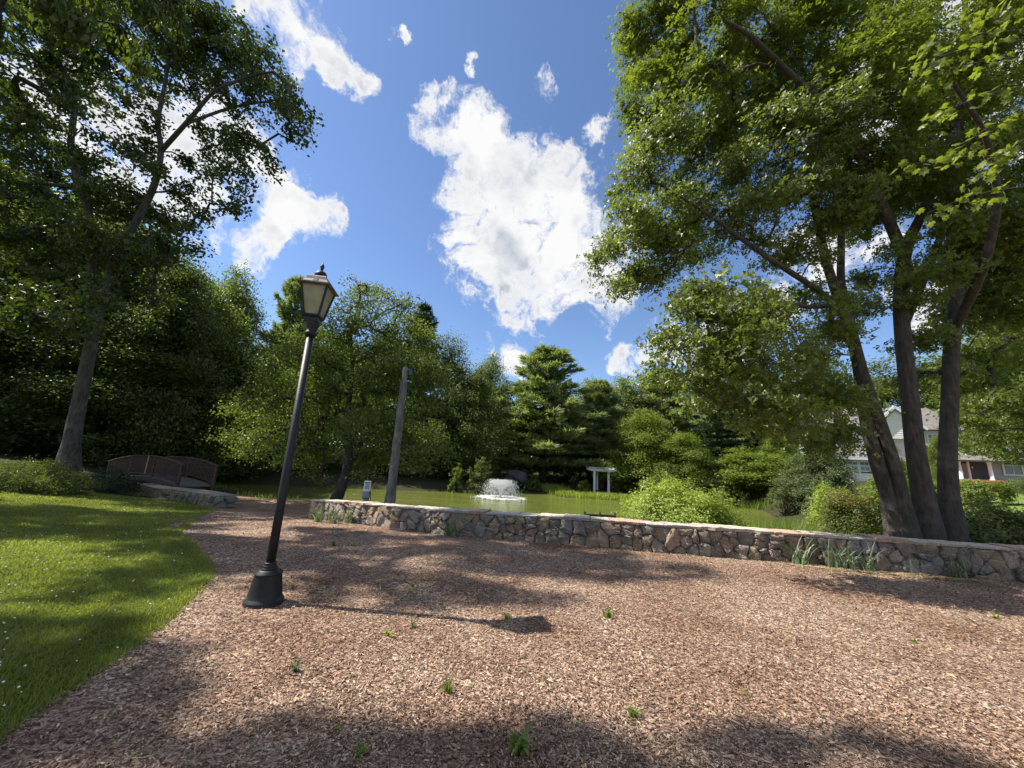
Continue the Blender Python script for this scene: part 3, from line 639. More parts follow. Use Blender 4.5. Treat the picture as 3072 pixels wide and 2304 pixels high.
# --- maple behind the wall at the right
rs = np.random.default_rng(7); MD = 8.9
mb_ = np.array([aty(2765, 1620, MD)[0], MD, 0.0]); mb_[2] = gz(mb_[0], mb_[1])-.05
def foot(px, dy=0): p = aty(px, 1640, MD+dy); p[2] = mb_[2]-.1; return p
T = [rpath([foot(2700)]+px_path([(2672,1510),(2622,1360),(2592,1230),(2575,1080),(2540,960),(2480,800,-.2),(2440,600,-.3),(2425,400),(2400,150),(2380,-100)], MD), [.30,.155,.14,.13,.125,.12,.10,.09,.07,.05,.03]),
     rpath([foot(2735,-.25)]+px_path([(2710,1500),(2672,1360),(2630,1240),(2590,1130),(2560,1010),(2520,860,.3),(2525,700,.5),(2522,500,.5),(2500,300,.6),(2520,0)], MD-.15), [.26,.135,.125,.12,.115,.105,.09,.08,.06,.05,.03]),
     rpath([foot(2785,-.15)]+px_path([(2772,1500),(2745,1350),(2730,1200),(2712,1050),(2700,900),(2712,744),(2790,600,.3),(2800,400,.4),(2760,200,.5),(2780,-50)], MD-.1), [.36,.20,.175,.165,.16,.15,.135,.095,.08,.06,.04]),
     rpath([foot(2850)]+px_path([(2845,1480),(2842,1350),(2850,1200),(2853,1050),(2870,900),(2860,720),(2850,500),(2885,300),(2900,50),(2880,-150)], MD), [.33,.18,.16,.155,.15,.14,.13,.115,.10,.07,.05]),
     rpath(px_path([(2708,760),(2640,600,-.3),(2585,470,-.6),(2452,298,-1.2),(2350,204,-1.6),(2248,102,-2),(2170,60,-2.2)], MD), [.13,.115,.1,.085,.07,.05,.035]),
     rpath(px_path([(2540,960),(2470,880,-.5),(2330,790,-1),(2200,700,-1.2),(2120,640,-1.4),(1990,560,-1.6)], MD), [.08,.07,.06,.045,.03,.02]),
     rpath(px_path([(2700,1000),(2760,860,.3),(2830,700,.6),(2800,640,.8),(2960,450,1)], MD), [.11,.1,.08,.07,.04]),
     rpath(px_path([(2855,1000),(2950,820,-1.5),(3000,600,-2.3),(2960,400,-3),(2860,250,-3.4)], MD), [.10,.085,.065,.045,.03])]
MAP = [(1960,60,95),(1930,170,90),(1960,290,95),(1990,400,100),(1920,520,80),(1860,590,45),(1880,680,80),(1830,740,50),(1790,800,35),(1900,850,50),(1850,870,25),(1990,640,110),(2000,760,80),(1960,800,60),(2100,130,140),(2110,330,140),(2130,520,130),(2120,680,100),
 (2280,80,150),(2280,280,150),(2290,480,140),(2290,640,110),(2450,150,160),(2450,380,120),(2600,200,160),(2640,420,120),(2800,120,170),(2820,400,120),(2980,200,170),(3020,480,150),(3050,700,120),(2940,620,90),
 (2120,850,60,-2.2),(2060,900,50,-2.2),(2200,900,100,-2.2),(2150,980,90,-2.2),(2060,1010,60,-2.2),(2010,1100,50,-2.2),(1960,1140,30,-2.2),(2100,1120,80,-2.2),(2220,1060,100,-2.2),(2300,960,90),(2330,1120,100),(2200,1180,70,-2.2),(2320,1230,80,-2.2),(2430,1040,90),(2450,1180,80),(2250,1270,40,-2.2),(2380,1290,50,-2.2),(2480,1280,55),(2560,1190,40),(2070,1190,35),
 (2450,720,60),(2480,620,90),(2620,640,90),(2620,500,90),(2760,560,90),(2500,480,80),(2350,760,50),(2900,480,90),(3040,600,120),(3000,740,90),(2640,820,50),(2820,700,60),(2420,880,50),(2520,900,50),(2760,1130,40,1),(2900,1130,60,2),(2960,1200,70,4),(3040,1290,60,5),(2910,1270,40,4),(3010,1350,30,5),(2930,1338,28,4),(2985,1352,25,4),(3050,1372,30,5),(2880,1330,25,3),(2960,1320,40,6),(2470,1330,40),(2530,1320,35),(3080,1200,70,4),(3060,980,80,2),(2560,600,60),(2700,560,80),(2760,850,90),(2940,900,110),(2900,760,80),(3040,900,90),(2960,1060,60,2),(2600,900,50),(2780,1000,60),(2840,1120,50,2),(3040,1050,60,3),(2420,560,60),(2660,740,40)]
lb = px_lobes(MAP, MD-.3, rs, 1.25, 1.1, .8)
A = attract(lb, 34, rs)
mp = assemble_tree('maple_tree', mb_, 'big maple with four dark stems rising from one foot behind the long stone wall', 'tree', T, A,
              dict(r0=.006, rmax=.05, n=60, spread=.20, size=.136, flat=.5, w=.9, twig=.15, upb=.75, shape='star', droop=.45, outb=.75), 9, bark='bark_maple', leaf='maple_leaf')
print('maple', len(A), time.time()-T0)
# near hanging spray of the maple: each large leaf its own part
def near_leaves():
    P = LOBED; V = [(x, y-.0, -.10*abs(x)-.12*y*y) for x, y in P]+[(0, .45, .03)]; n = len(P)
    me = bpy.data.meshes.new('leaf'); me.from_pydata(V, [], [(i, (i+1) % n, n) for i in range(n)]); a = me.attributes.new('tint', 'FLOAT', 'POINT'); a.data.foreach_set('value', np.full(n+1, .8, dtype=np.float32))
    me.materials.append(MT['maple_leaf']); rs = np.random.default_rng(5); twigs = []; k = 0
    off = np.array(mp.location)
    ends = [((3060,30,-3.9),(2880,60,-3.9)),((3060,90,-3.6),(2760,150,-4.0)),((3060,120,-3.5),(2700,210,-4.0)),((3050,170,-3.5),(2730,250,-3.8)),((3060,260,-3.5),(2790,360,-3.9)),((3070,330,-3.4),(2850,470,-3.7)),((3070,420,-3.2),(2900,560,-3.6)),((3060,470,-3.2),(2690,500,-3.4)),((3070,560,-3.2),(2780,640,-3.3))]
    for (a, b) in ends:
        p0 = aty(a[0], a[1], MD+a[2]); p1 = aty(b[0], b[1], MD+b[2]); m = (p0+p1)/2+np.array([0, 0, .12]); Pp = np.array([p0, m, p1]); twigs.append(rpath(Pp, [.012, .008, .004]))
        for i in range(33):
            t = rs.uniform(.1, 1.03); q = (1-t)**2*p0+2*t*(1-t)*m+t*t*p1+rs.normal(0, .085, 3); q[2] -= .02
            o = bpy.data.objects.new('leaf', me); C.objects.link(o); o.parent = mp; o.location = q-off; s = rs.uniform(.11, .17); o.scale = (s, s, s)
            o.rotation_euler = (rs.uniform(-1.2, .1), rs.normal(0, .5), rs.uniform(0, 6.28)); k += 1
    V, Fc = tubes(twigs, 5); tag(link('twigs', npmesh('twigs', V-off, Fc, smooth=True), 'bark_maple', mp), kind='stuff')
near_leaves()
# --- small leaning tree by the water
rs = np.random.default_rng(12); CD = 21.0
cb = aty(1002, 1499, CD); cb[2] = gz(cb[0], cb[1])-.05
ct = rpath([cb]+px_path([(1022,1465),(1036,1430),(1044,1390),(1048,1340),(1040,1250),(1060,1120),(1050,1000),(1080,900)], CD), [.36,.30,.27,.25,.2,.15,.11,.07,.03])
rt = rpath([cb+np.array([.3, 0, .25]), cb+np.array([-.7, -.1, .18]), cb+np.array([-1.8, -.2, .10]), cb+np.array([-3.0, -.2, .02])], [.2, .14, .10, .04])
CRAB = [(1078,845,30),(1100,880,45),(1160,900,40),(1220,920,35),(1060,920,45),(1010,960,55),(940,1000,55),(1120,980,75),(1220,1000,70),(1280,1040,55),(900,1060,65),(1000,1060,80),(1320,1110,50),(1120,1100,100),(1230,1120,90),(830,1110,60),(920,1150,80),(1040,1190,100),(1300,1190,60),(780,1190,65),(1180,1220,90),(860,1240,80),(720,1250,45),(960,1280,70),(1080,1280,70),(1270,1290,65),(800,1300,60),(700,1300,35),(740,1350,35),(850,1350,50),(920,1380,45),(945,1415,25),(1160,1340,60),(1240,1370,45),(1320,1350,40),(1100,1370,35),(1110,1410,22),(1000,1340,30)]
A = attract(px_lobes(CRAB, CD, rs, 1.2, 2.0, .85), 13, rs)
assemble_tree('leaning_tree', cb, 'broad small leaved tree with a curved leaning trunk at the near edge of the pond', 'tree', [ct, rt], A,
              dict(r0=.016, rmax=.14, n=56, spread=.40, size=.16, flat=.45, w=.55, twig=.3, upb=.55, droop=.4, nr=1), 14, bark='bark_dark', leaf='small_leaf')
print('crab', len(A), time.time()-T0)
# --- generic prototype trees, built at the origin with height 10, copied with scale
def proto_decid(name, seed, leaf, n_l=9, n=62, spread=.40, size=.15, hw=3.4, bark='bark_dark', low=.18, per=11):
    rs = np.random.default_rng(seed); lobes = []
    for i in range(n_l*4):
        h = rs.uniform(low, .97); w_ = hw*math.sin(PI*min(1, (h-low+.12)/(1.12-low))**.8)*rs.uniform(.35, .8); a = rs.uniform(0, 2*PI)
        lobes.append((np.array([w_*math.cos(a), w_*math.sin(a), 10*h-.6]), rs.uniform(.7, 1.45), 1, .95))
    A = attract(lobes, per*.95, rs)
    t = rpath([(0, 0, -.4), (.05, 0, 2), (.1*rs.normal(), .1, 4.5), (.2*rs.normal(), 0, 8)], [.30, .24, .17, .05])
    return assemble_tree(name, (0, 0, 0), None, None, [t], A, dict(r0=.012, rmax=.12, n=n, spread=spread, size=size, flat=.5, w=.65, twig=.2, upb=.8), seed, bark=bark, leaf=leaf)
def proto_pine(name, seed, leaf, hw=3.0, nw=19, per=6, size=.34, prof=.72):
    rs = np.random.default_rng(seed); root = empty(name); V, Fc = tubes([rpath([(0, 0, -.4), (0, 0, 3), (.05, 0, 7), (0, 0, 9.9)], [.22, .17, .10, .02])], 9)
    link('trunk', npmesh('trunk', V, Fc, smooth=True), 'bark_dark', root); paths = []; tip = []; dr = []
    for i in range(nw):
        h = min(.99, .10+.89*(i+rs.uniform(-.35, .35) if 0 < i < nw-1 else i)/(nw-1)); Lb = hw*(1-h)**prof*rs.uniform(.7, 1.15)+.25; nb = rs.integers(6, 9); a0 = rs.uniform(0, 6)
        for j in range(nb):
            a = a0+2*PI*j/nb+rs.normal(0, .15); l_ = Lb*rs.uniform(.6, 1.15); d = np.array([math.cos(a), math.sin(a), 0]); side = np.array([-d[1], d[0], 0])
            pts = [np.array([0, 0, 10*h])+d*l_*t+np.array([0, 0, l_*(.22*t-.10*t*t+(.25*t*t if h > .7 else 0))]) for t in (0, .35, .7, 1)]
            paths.append((np.array(pts), np.array([.05, .035, .02, .008])*(.5+Lb/hw)))
            for t in np.linspace(.25, 1.05, int(4+l_*4.0)):
                k = min(int(t*3), 2); f_ = t*3-k; base = pts[k]+(pts[min(k+1, 3)]-pts[k])*min(f_, 1)
                for s_ in range(3):
                    wd = l_*.34*(1.1-t)+.12; o = side*rs.uniform(-wd, wd)+np.array([0, 0, rs.uniform(-.05, .10)]); tip.append(base+o); dr.append(unit(d*.7+side*np.sign(o@side)*.5+np.array([0, 0, .35])))
    V, Fc = tubes(paths, 4); tag(link('branches', npmesh('branches', V, Fc), 'bark_dark', root), kind='stuff')
    tip = np.repeat(np.array(tip), per, 0); dr = np.repeat(np.array(dr), per, 0); n = len(tip); dr = unit(dr+rs.normal(0, .45, (n, 3))); tip = tip+rs.normal(0, .05, (n, 3))
    sd = unit(np.cross(dr, rs.normal(size=(n, 3)))); s_ = size*rs.uniform(.6, 1.2, (n, 1)); V = np.stack([tip-sd*s_*.11, tip+sd*s_*.11, tip+dr*s_], 1).reshape(-1, 3)
    tt = np.clip(rs.beta(2, 2, n), 0, 1); tag(link('crown', npmesh('crown', V, np.arange(n)[:, None]*3+[0, 1, 2], np.repeat(tt, 3)), leaf, root), kind='stuff'); return root
used = {}
def put_tree(proto, x, y, top, width, label, cat='tree', group=None, rz=None, zb=None, nominal=6.8):
    kids = [o for o in bpy.data.objects if o.parent == proto]
    if proto.name not in used: r = proto; used[proto.name] = 1
    else:
        r = proto.copy(); C.objects.link(r)
        for k in kids: c = k.copy(); C.objects.link(c); c.parent = r
    z = gz(x, y) if zb is None else zb; h = top-z; r.location = (x, y, z-.1); s = h/10; r.scale = (width/nominal, width/nominal, s); r.rotation_euler = (0, 0, random.uniform(0, 6.28) if rz is None else rz)
    r['label'] = label; r['category'] = cat
    if group: r['group'] = group
    elif 'group' in r: del r['group']
    return r
def put_px(proto, px, top_py, y, wpx, label, **k):
    t = aty(px, top_py, y); zc = (t-EYE)@F; return put_tree(proto, t[0], t[1], t[2], wpx*zc/FP, label, **k)
PD = [proto_decid('broadleaf_tree', 21, 'forest_leaf'), proto_decid('broadleaf_tree', 22, 'forest_leaf', n_l=10), proto_decid('broadleaf_tree', 23, 'small_leaf')]
PP = [proto_pine('pine_tree', 31, 'needle', hw=3.3, nw=23, per=8, size=.36, prof=.5), proto_pine('pine_tree', 32, 'dark_needle', hw=2.6)]
PL = proto_decid('light_green_tree', 24, 'light_leaf', n=62, size=.16, low=.06, hw=3.6, n_l=12)
PG = proto_decid('small_garden_tree', 25, 'light_leaf', n_l=7, n=44, size=.22, spread=.42, low=.30, hw=4)
PY = proto_decid('grey_green_tree', 26, 'grey_leaf', n_l=10, n=56, size=.18, low=.04, hw=3.6)
ORD = ['first','second','third','fourth','fifth','sixth','seventh']
GL = 'broadleaf trees of the dark wood behind the pond and bridge'
for i, (px, top, y, w_, k) in enumerate([(-180,380,27,620,0),(40,430,31,560,1),(210,560,26,430,2),(330,560,30,470,0),(470,640,30,400,1),(560,760,27,330,0),(640,820,31,330,2)]):
    put_px(PD[k], px, top, y, w_, 'tall dark tree, %s from the left in the wood behind oak and bridge' % ORD[i], group=GL)
for i, (px, top, y, w_, k) in enumerate([(150,900,23.5,420,0),(420,1000,26,420,1),(700,1040,33,420,0),(-60,800,22,420,1)]):
    put_px(PD[k], px, top, y, w_, ['low dark tree directly behind the oak trunk', 'low dark tree right behind the wooden bridge', 'low dark tree left of the leaning tree, behind the lamp pole', 'low dark tree at the left frame edge behind the juniper'][i], group=GL)
put_px(PD[2], 725, 785, 38, 260, 'round topped sunlit tree against the sky directly left of the lamp head')
put_px(PP[0], 905, 850, 42, 230, 'pale topped pine just right of the lamp head behind the leaning tree')
put_px(PD[1], 1010, 960, 42, 300, 'broadleaf tree hidden mostly behind the leaning tree')
put_px(PP[1], 1275, 925, 44, 300, 'dark pine whose tip shows right of the leaning tree')
put_px(PD[0], 1180, 1000, 43, 300, 'dark broadleaf tree behind the weathered pole')
put_px(PD[1], 1360, 1000, 45, 220, 'very dark round headed tree above the fountain')
put_px(PD[0], 1440, 1110, 43, 200, 'low dark broadleaf tree behind the fountain and left of the boulder')
put_px(PD[2], 1480, 1048, 52, 190, 'lighter tall tree between the dark round tree and the big white pine')
PW = put_px(PP[0], 1640, 1055, 50, 360, 'big bluish green white pine at the middle of the far shore')
put_px(PD[2], 1770, 1125, 55, 200, 'broadleaf tree just right of the big white pine')
put_px(PP[0], 1800, 1150, 53, 250, 'grey green pine directly behind the white pergola')
put_px(PP[0], 1985, 1115, 60, 260, 'tall hazy green pine above the light green round tree')
put_px(PD[2], 1870, 1120, 62, 220, 'far broadleaf tree between two pines right of the big white pine')
put_px(PL, 1925, 1228, 45, 230, 'light green round tree right of the pergola')
put_px(PL, 2045, 1290, 41, 180, 'lower pale leaved tree at the right side of the light green round tree')
put_px(PP[1], 2155, 1180, 46, 240, 'dark pine behind the small garden tree')
put_px(PG, 2240, 1335, 39, 220, 'small spreading garden tree with a thin trunk right of the bright shrub')
put_px(PY, 2415, 1350, 29, 185, 'grey green bushy tree left of the white house porch')
put_px(PL, 2330, 1300, 42, 150, 'narrow light tree between the small garden tree and the grey green one')
for i, (px, top, y, w_, k) in enumerate([(2120,1080,66,330,1),(2290,1120,64,330,0),(2450,1060,68,340,2),(2700,1060,70,380,1),(2880,1040,62,380,0),(3080,980,54,420,2)]):
    put_px(PD[k], px, top, y, w_, 'tall tree, %s from the left in the row behind the white house' % ORD[i], group='trees behind the white house')
PH = proto_decid('dark_drooping_tree', 29, 'forest_leaf', n_l=9, n=50, hw=3.4, low=.38)
put_px(PH, 3120, 650, 17, 640, 'dark drooping tree right of the maple stems over the far lawn')
put_px(PH, 3360, 500, 23, 600, 'tall dark tree cut by the right edge of the frame')
put_px(PY, 3120, 1395, 23, 120, 'pale green bush at the right edge beside the brick steps')
put_px(PY, 2450, 1270, 27, 150, 'tall grey green bush hiding the left side of the white house')
put_px(PL, 2668, 1312, 22, 80, 'green bush between the maple stems in front of the white house')
put_px(PL, 2800, 1295, 25, 70, 'bush behind the maple stems right of the white house gable')
# wood behind everything, too far to tell its trees apart
def far_wood():
    rs = np.random.default_rng(77); Cn = []
    for i in range(260):
        a = rs.uniform(-75, 68); r = rs.uniform(62, 88); x, y = r*math.sin(math.radians(a)), r*math.cos(math.radians(a)); h = rs.uniform(8, 12)+(5 if a < -15 else 0); g = gz(x, y)
        m = 220; d = unit(rs.normal(size=(m, 3)))*rs.uniform(.6, 1, (m, 1)); Cn.append(np.array([x, y, g+h*.5])+d*np.array([4.2, 4.2, h*.52]))
    Cn = np.concatenate(Cn); V, Fc, t = leaves(Cn, rs.normal(size=Cn.shape)+np.array([0, 0, .8]), np.full(len(Cn), 1.1), w=.7, r=rs)
    tag(link('far_wood', npmesh('far_wood', V, Fc, t), 'forest_leaf'), 'dark green wood closing the view far behind the pond', 'woodland', kind='stuff')
far_wood()
# trees standing outside the frame at the left, whose shade falls across the mulch and lawn
def proto_tall():
    rs = np.random.default_rng(28); lobes = []
    for i in range(26):
        a = rs.uniform(0, 2*PI); w_ = rs.uniform(.3, 3.4); lobes.append((np.array([w_*math.cos(a), w_*math.sin(a), rs.uniform(7.0, 9.7)]), rs.uniform(.5, 1.05), 1, .6))
    A = attract(lobes, 16, rs); t = rpath([(0, 0, -.4), (.05, 0, 2), (.1, .1, 5), (0, 0, 8.6)], [.30, .24, .17, .05])
    return assemble_tree('tall_shade_tree', (0, 0, 0), None, None, [t], A, dict(r0=.010, rmax=.10, n=64, spread=.20, size=.19, flat=.5, w=.65, twig=0, upb=.8), 28, bark='bark_dark', leaf='forest_leaf')
PT = proto_tall()
for (x, y, top, w_, rz, lab) in [(-15.2,8.2,20,6.0,0,'tall high crowned tree outside the left edge, level with the lamp'),(-23,8.6,20,6.4,1.3,'tall high crowned tree far out on the lawn left of the frame'),(-17.0,3.3,19.5,2.9,2.2,'tall high crowned tree left of the lawn, level with the viewer'),(-12.4,2.15,18.5,3.0,4.0,'slender high crowned tree behind the left shoulder of the viewer')]:
    put_tree(PT, x, y, top, w_, lab, rz=rz)
print('bgtrees', time.time()-T0)
# ------------------------------------------------------------------ shrubs
def shrub(name, c, dims, label, leaf, n=9000, size=.06, seed=1, knob=.12, cat='shrub', flat_top=False, w=.6, group=None, stems=True, round_=1.0):
    rs = np.random.default_rng(seed); c = np.array(c, float); root = empty(name, c, 0, label, cat, group); a, b, h = dims
    ns = max(30, int(n/34)); d = unit(rs.normal(size=(ns, 3))); d[:, 2] = np.abs(d[:, 2])
    bump_ = 1+knob*np.sin(d[:, :1]*5+seed)*np.cos(d[:, 1:2]*6+seed*2)+rs.normal(0, knob*.5, (ns, 1))
    rad = (rs.uniform(.35, 1, (ns, 1))**.35)*bump_; P = d*rad*np.array([a, b, h*.92])
    if flat_top: P = np.sign(d)*np.abs(d)**.5*rad*np.array([a, b, h])*.95
    P[:, 2] = np.clip(P[:, 2], .03, None); m = 34; B = np.repeat(P, m, 0); sp = .10*max(a, .5)/1.2 if not flat_top else .06
    sp = min(max(sp, .05), .10); off = rs.normal(size=B.shape)*sp; Cn = B+off; Cn[:, 2] = np.maximum(Cn[:, 2], .02)
    nn = unit(B)*1.0*np.array([1, 1, 1])+np.array([0, 0, .5])+unit(rs.normal(size=B.shape))*.8
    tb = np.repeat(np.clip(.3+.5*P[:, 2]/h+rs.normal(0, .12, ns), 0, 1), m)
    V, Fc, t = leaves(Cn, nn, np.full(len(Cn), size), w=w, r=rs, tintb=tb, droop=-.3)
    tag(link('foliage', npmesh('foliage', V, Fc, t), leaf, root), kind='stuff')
    if stems:
        paths = [rpath([(0, 0, -.05), P[i]*.5+np.array([0, 0, -.05]), P[i]*.95], [.022, .014, .005]) for i in range(0, ns, max(1, ns//40))]
        V, Fc = tubes(paths, 4); tag(link('stems', npmesh('stems', V, Fc), 'bark_dark', root), kind='stuff')
    return root
def shrub_px(name, px, base_py, y, wpx, top_py, label, leaf, **k):
    b = aty(px, base_py, y); g = gz(b[0], b[1]); zc = (b-EYE)@F; top = aty(px, top_py, y)[2]
    dep = k.pop('dep', .8); return shrub(name, (b[0], b[1], g), (wpx*zc/FP/2, wpx*zc/FP/2*dep, max(.2, top-g)), label, leaf, **k)
shrub_px('round_shrub', 2040, 1590, 12.8, 380, 1445, 'large bright yellow green rounded shrub just behind the middle of the stone wall', 'bright_leaf', n=52000, size=.07, seed=3, knob=.16, w=.8)
shrub_px('spreading_juniper', 60, 1465, 13.0, 330, 1385, 'low spreading juniper with sunlit tips at the left edge beyond the lawn', 'forest_leaf', n=22000, size=.10, seed=4, w=.3, knob=.14)
shrub_px('low_juniper', 320, 1450, 16.5, 160, 1402, 'dark low juniper at the foot of the oak left of the bridge', 'dark_needle', n=6000, size=.10, seed=5, w=.3)
shrub_px('clipped_ball_shrub', 2350, 1508, 29, 76, 1455, 'clipped dark green ball shrub left of the reeds', 'forest_leaf', n=9000, size=.07, seed=6, knob=.03, flat_top=True)
shrub_px('clipped_hedge', 2185, 1490, 37, 110, 1452, 'clipped dark low hedge behind the bright shrub', 'forest_leaf', n=7000, size=.08, seed=7, knob=.03, flat_top=True)
shrub_px('red_tipped_shrub', 2560, 1585, 12.6, 190, 1462, 'rounded shrub with reddish new tips left of the maple stems', 'red_leaf', n=26000, size=.06, seed=8, knob=.1)
shrub_px('yellow_green_shrub', 2500, 1530, 17, 150, 1440, 'yellow green shrub behind the reeds and left of the red tipped shrub', 'bright_leaf', n=12000, size=.08, seed=9)
shrub_px('clipped_yew_hedge', 2925, 1505, 21, 170, 1440, 'long clipped yellow green hedge on the far lawn below the grey house', 'light_leaf', n=16000, size=.09, seed=10, knob=.04, flat_top=True)
shrub_px('shaded_shrub', 2990, 1660, 9.7, 310, 1508, 'dark glossy shrub in deep shade behind the right end of the stone wall', 'forest_leaf', n=26000, size=.075, seed=11)
shrub_px('shaded_shrub', 3190, 1680, 9.2, 330, 1520, 'dark shrub leaving the frame at the right edge behind the stone wall', 'forest_leaf', n=14000, size=.075, seed=12)
shrub_px('shaded_low_shrub', 3050, 1465, 27, 90, 1440, 'pale low shrub on the far lawn at the right edge', 'grey_leaf', n=6000, size=.09, seed=13)
shrub_px('yellow_bush', 1368, 1440, 37, 46, 1388, 'small yellow green bush lit in front of the dark wood left of the fountain', 'light_leaf', n=2600, size=.14, seed=14)
shrub_px('dark_bush', 1440, 1452, 37.5, 80, 1362, 'grey green upright bush on the far shore left of the boulder', 'forest_leaf', n=5000, size=.15, seed=15)
for i, (px, b, y, w_, t, lf, lab) in enumerate([(1725,1447,44,36,1424,'dark_needle','small clipped dark dome bush left of the pergola'), (1752,1452,43,34,1436,'light_leaf','low yellow green perennial beside the left pergola posts'), (1846,1462,44,26,1432,'light_leaf','upright pale shrub right of the pergola'), (1600,1452,42,60,1425,'forest_leaf','low dark shrub under the white pine'), (1960,1470,40,120,1425,'light_leaf','low leafy shrub at the foot of the light green tree'), (2080,1480,39,110,1440,'forest_leaf','dark shrub behind the bright shrub'), (2470,1500,24,110,1440,'grey_leaf','grey green bush beside the ball shrub'), (2320,1470,39,120,1440,'forest_leaf','dark low shrub under the small garden tree'), (2640,1500,20,150,1420,'light_leaf','green shrub seen past the left maple stem'), (2740,1480,26,140,1430,'forest_leaf','dark green shrub seen between the maple stems')]):
    shrub_px('bush', px, b, y, w_, t, lab, lf, n=3500, size=.13, seed=40+i)
LB = ['added low dark bush on the far bank behind the leaning trunk', 'added low dark bush on the far bank behind the meter box', 'added low dark bush on the far bank behind the weathered pole', 'added low dark bush on the far bank right of the weathered pole', 'added low dark bush on the far bank left of the grey green bush', 'added low dark bush on the far bank behind the fountain', 'added low dark bush behind the grey boulder', 'added low dark bush under the white pine, left of the pergola', 'added low dark bush on the far bank left of the leaning trunk', 'added low dark bush on the far bank just right of the lamp pole', 'added low dark bush on the far bank just left of the lamp pole', 'added low dark bush directly right of the wooden bridge']
for i, (px, y, w_, t) in enumerate([(1010,46,200,1385),(1120,44,120,1400),(1210,45,150,1380),(1300,46,130,1385),(1400,47,130,1375),(1500,48,130,1380),(1590,50,130,1385),(1690,52,150,1385),(900,44,150,1380),(800,42,160,1370),(700,40,160,1360),(600,36,180,1340)]):  # bushes added to darken the ground the sun reaches under the far trees
    b = aty(px, t+60, y); shrub_px('shade_filler_bush', px, t+60, y, w_, t, LB[i], 'forest_leaf', n=2600, size=.24, seed=300+i, group='dark bushes under the trees of the far bank', knob=.2)
# ------------------------------------------------------------------ blades: reeds, irises, weeds, grass
def blades(B, Ln, lean, width, rs, nseg=3, az=None):
    n = len(B); a = rs.uniform(0, 2*PI, n) if az is None else az; d = np.stack([np.cos(a), np.sin(a), np.zeros(n)], 1); sd = np.stack([-np.sin(a+.6), np.cos(a+.6), np.zeros(n)], 1)
    V = []
    for k in range(nseg+1):
        t = k/nseg; up = np.sin(np.minimum(lean*t, 2.2))/np.maximum(lean, 1e-3); out = (1-np.cos(np.minimum(lean*t, 2.2)))/np.maximum(lean, 1e-3)
        c = B+(Ln*up)[:, None]*np.array([0, 0, 1])+(Ln*out)[:, None]*d; w_ = (width*(1-t**2)*.5+.0004)[:, None]
        V += [c-sd*w_, c+sd*w_]
    V = np.stack(V, 1).reshape(-1, 3); m = 2*(nseg+1); b = np.arange(n)[:, None]*m
    Fc = np.concatenate([b+[2*k, 2*k+1, 2*k+3, 2*k+2] for k in range(nseg)], 0); return V, Fc, np.repeat(np.clip(rs.beta(2, 2, n), 0, 1), m)
def tuft(name, p, n, ln, lean, width, spread, label, cat, mat, seed, group=None):
    rs = np.random.default_rng(seed); B = rs.normal(0, spread, (n, 3)); B[:, 2] = -.01
    V, Fc, t = blades(B, ln*rs.uniform(.55, 1.1, n), lean*rs.uniform(.3, 1.3, n), np.full(n, width), rs, 4)
    o = link(name, npmesh(name, V, Fc, t), mat, None, tuple(p)); return tag(o, label, cat, group)
def iris(px, py, label, seed, n=16, ln=.46):
    p = gpt(px, py); r = tuft('iris_plant', p, n+8, ln*1.35, 1.5, .028, .06, label, 'plant', 'iris', seed, 'iris clumps along the foot of the stone wall'); return r
IR = [(955,1562,'iris clump at the left end of the long stone wall'),(1000,1566,'second iris clump from the left end of the long wall'),(1052,1566,'iris clump against the long wall below the grey meter box'),(1105,1566,'iris clump against the long wall right of the meter box'),(1248,1586,'iris clump at the wall foot right of the weathered pole'),(1285,1592,'dense iris clump at the wall foot left of the fountain'),(1368,1608,'blue green iris clump at the wall foot lower left of the fountain'),(1340,1604,'small iris clump beside the blue green one'),
      (2400,1688,'leaning iris clump at the sunlit wall foot, leftmost of the right group'),(2500,1702,'widest iris clump at the sunlit wall foot'),(2545,1706,'iris clump touching the widest one on its right'),(2612,1712,'iris clump with long thin blades right of the widest one'),(2868,1728,'iris clump in light shade near the right end of the wall')]
for i, (x, y, lab) in enumerate(IR): iris(x, y+4, lab, 100+i, 15 if x < 1400 else 18, .40 if x < 1400 else .42)
p = gpt(2738, 1722); tuft('iris_plant', p, 3, .42, .2, .018, .02, 'single upright iris blade above a fallen dry clump', 'plant', 'iris', 130, 'iris clumps along the foot of the stone wall')
rs = np.random.default_rng(61)
def strewn(name, pts, n, spread, ln, wd, mat, label, cat, seed):
    rs = np.random.default_rng(seed); c = np.array(pts)[rs.integers(0, len(pts), n)]; X = c[:, 0]+rs.normal(0, spread, n); Y = c[:, 1]-np.abs(rs.normal(0, spread*.35, n)); Z = ground(X, Y)+rs.uniform(.008, .03, n)
    a = rs.uniform(0, PI, n); d = np.stack([np.cos(a), np.sin(a)*.6, rs.normal(0, .1, n)], 1); s = np.stack([-np.sin(a), np.cos(a), np.zeros(n)], 1); l_ = (ln*rs.uniform(.4, 1.2, n))[:, None]; P = np.stack([X, Y, Z], 1)
    V = np.stack([P-d*l_/2-s*wd/2, P+d*l_/2-s*wd/2, P+d*l_/2+s*wd/2, P-d*l_/2+s*wd/2], 1).reshape(-1, 3)
    tag(link(name, npmesh(name, V, np.arange(n*4).reshape(-1, 4)), mat), label, cat, kind='stuff')
strewn('straw_litter', [gpt(x, y)[:2] for x, y in [(2430,1700),(2500,1708),(2560,1712),(2620,1718),(2700,1725),(2750,1732),(2830,1735),(2900,1742)]], 900, .22, .13, .009, 'straw', 'dry pale iris leaves strewn on the mulch at the sunlit foot of the wall', 'plant litter', 62)
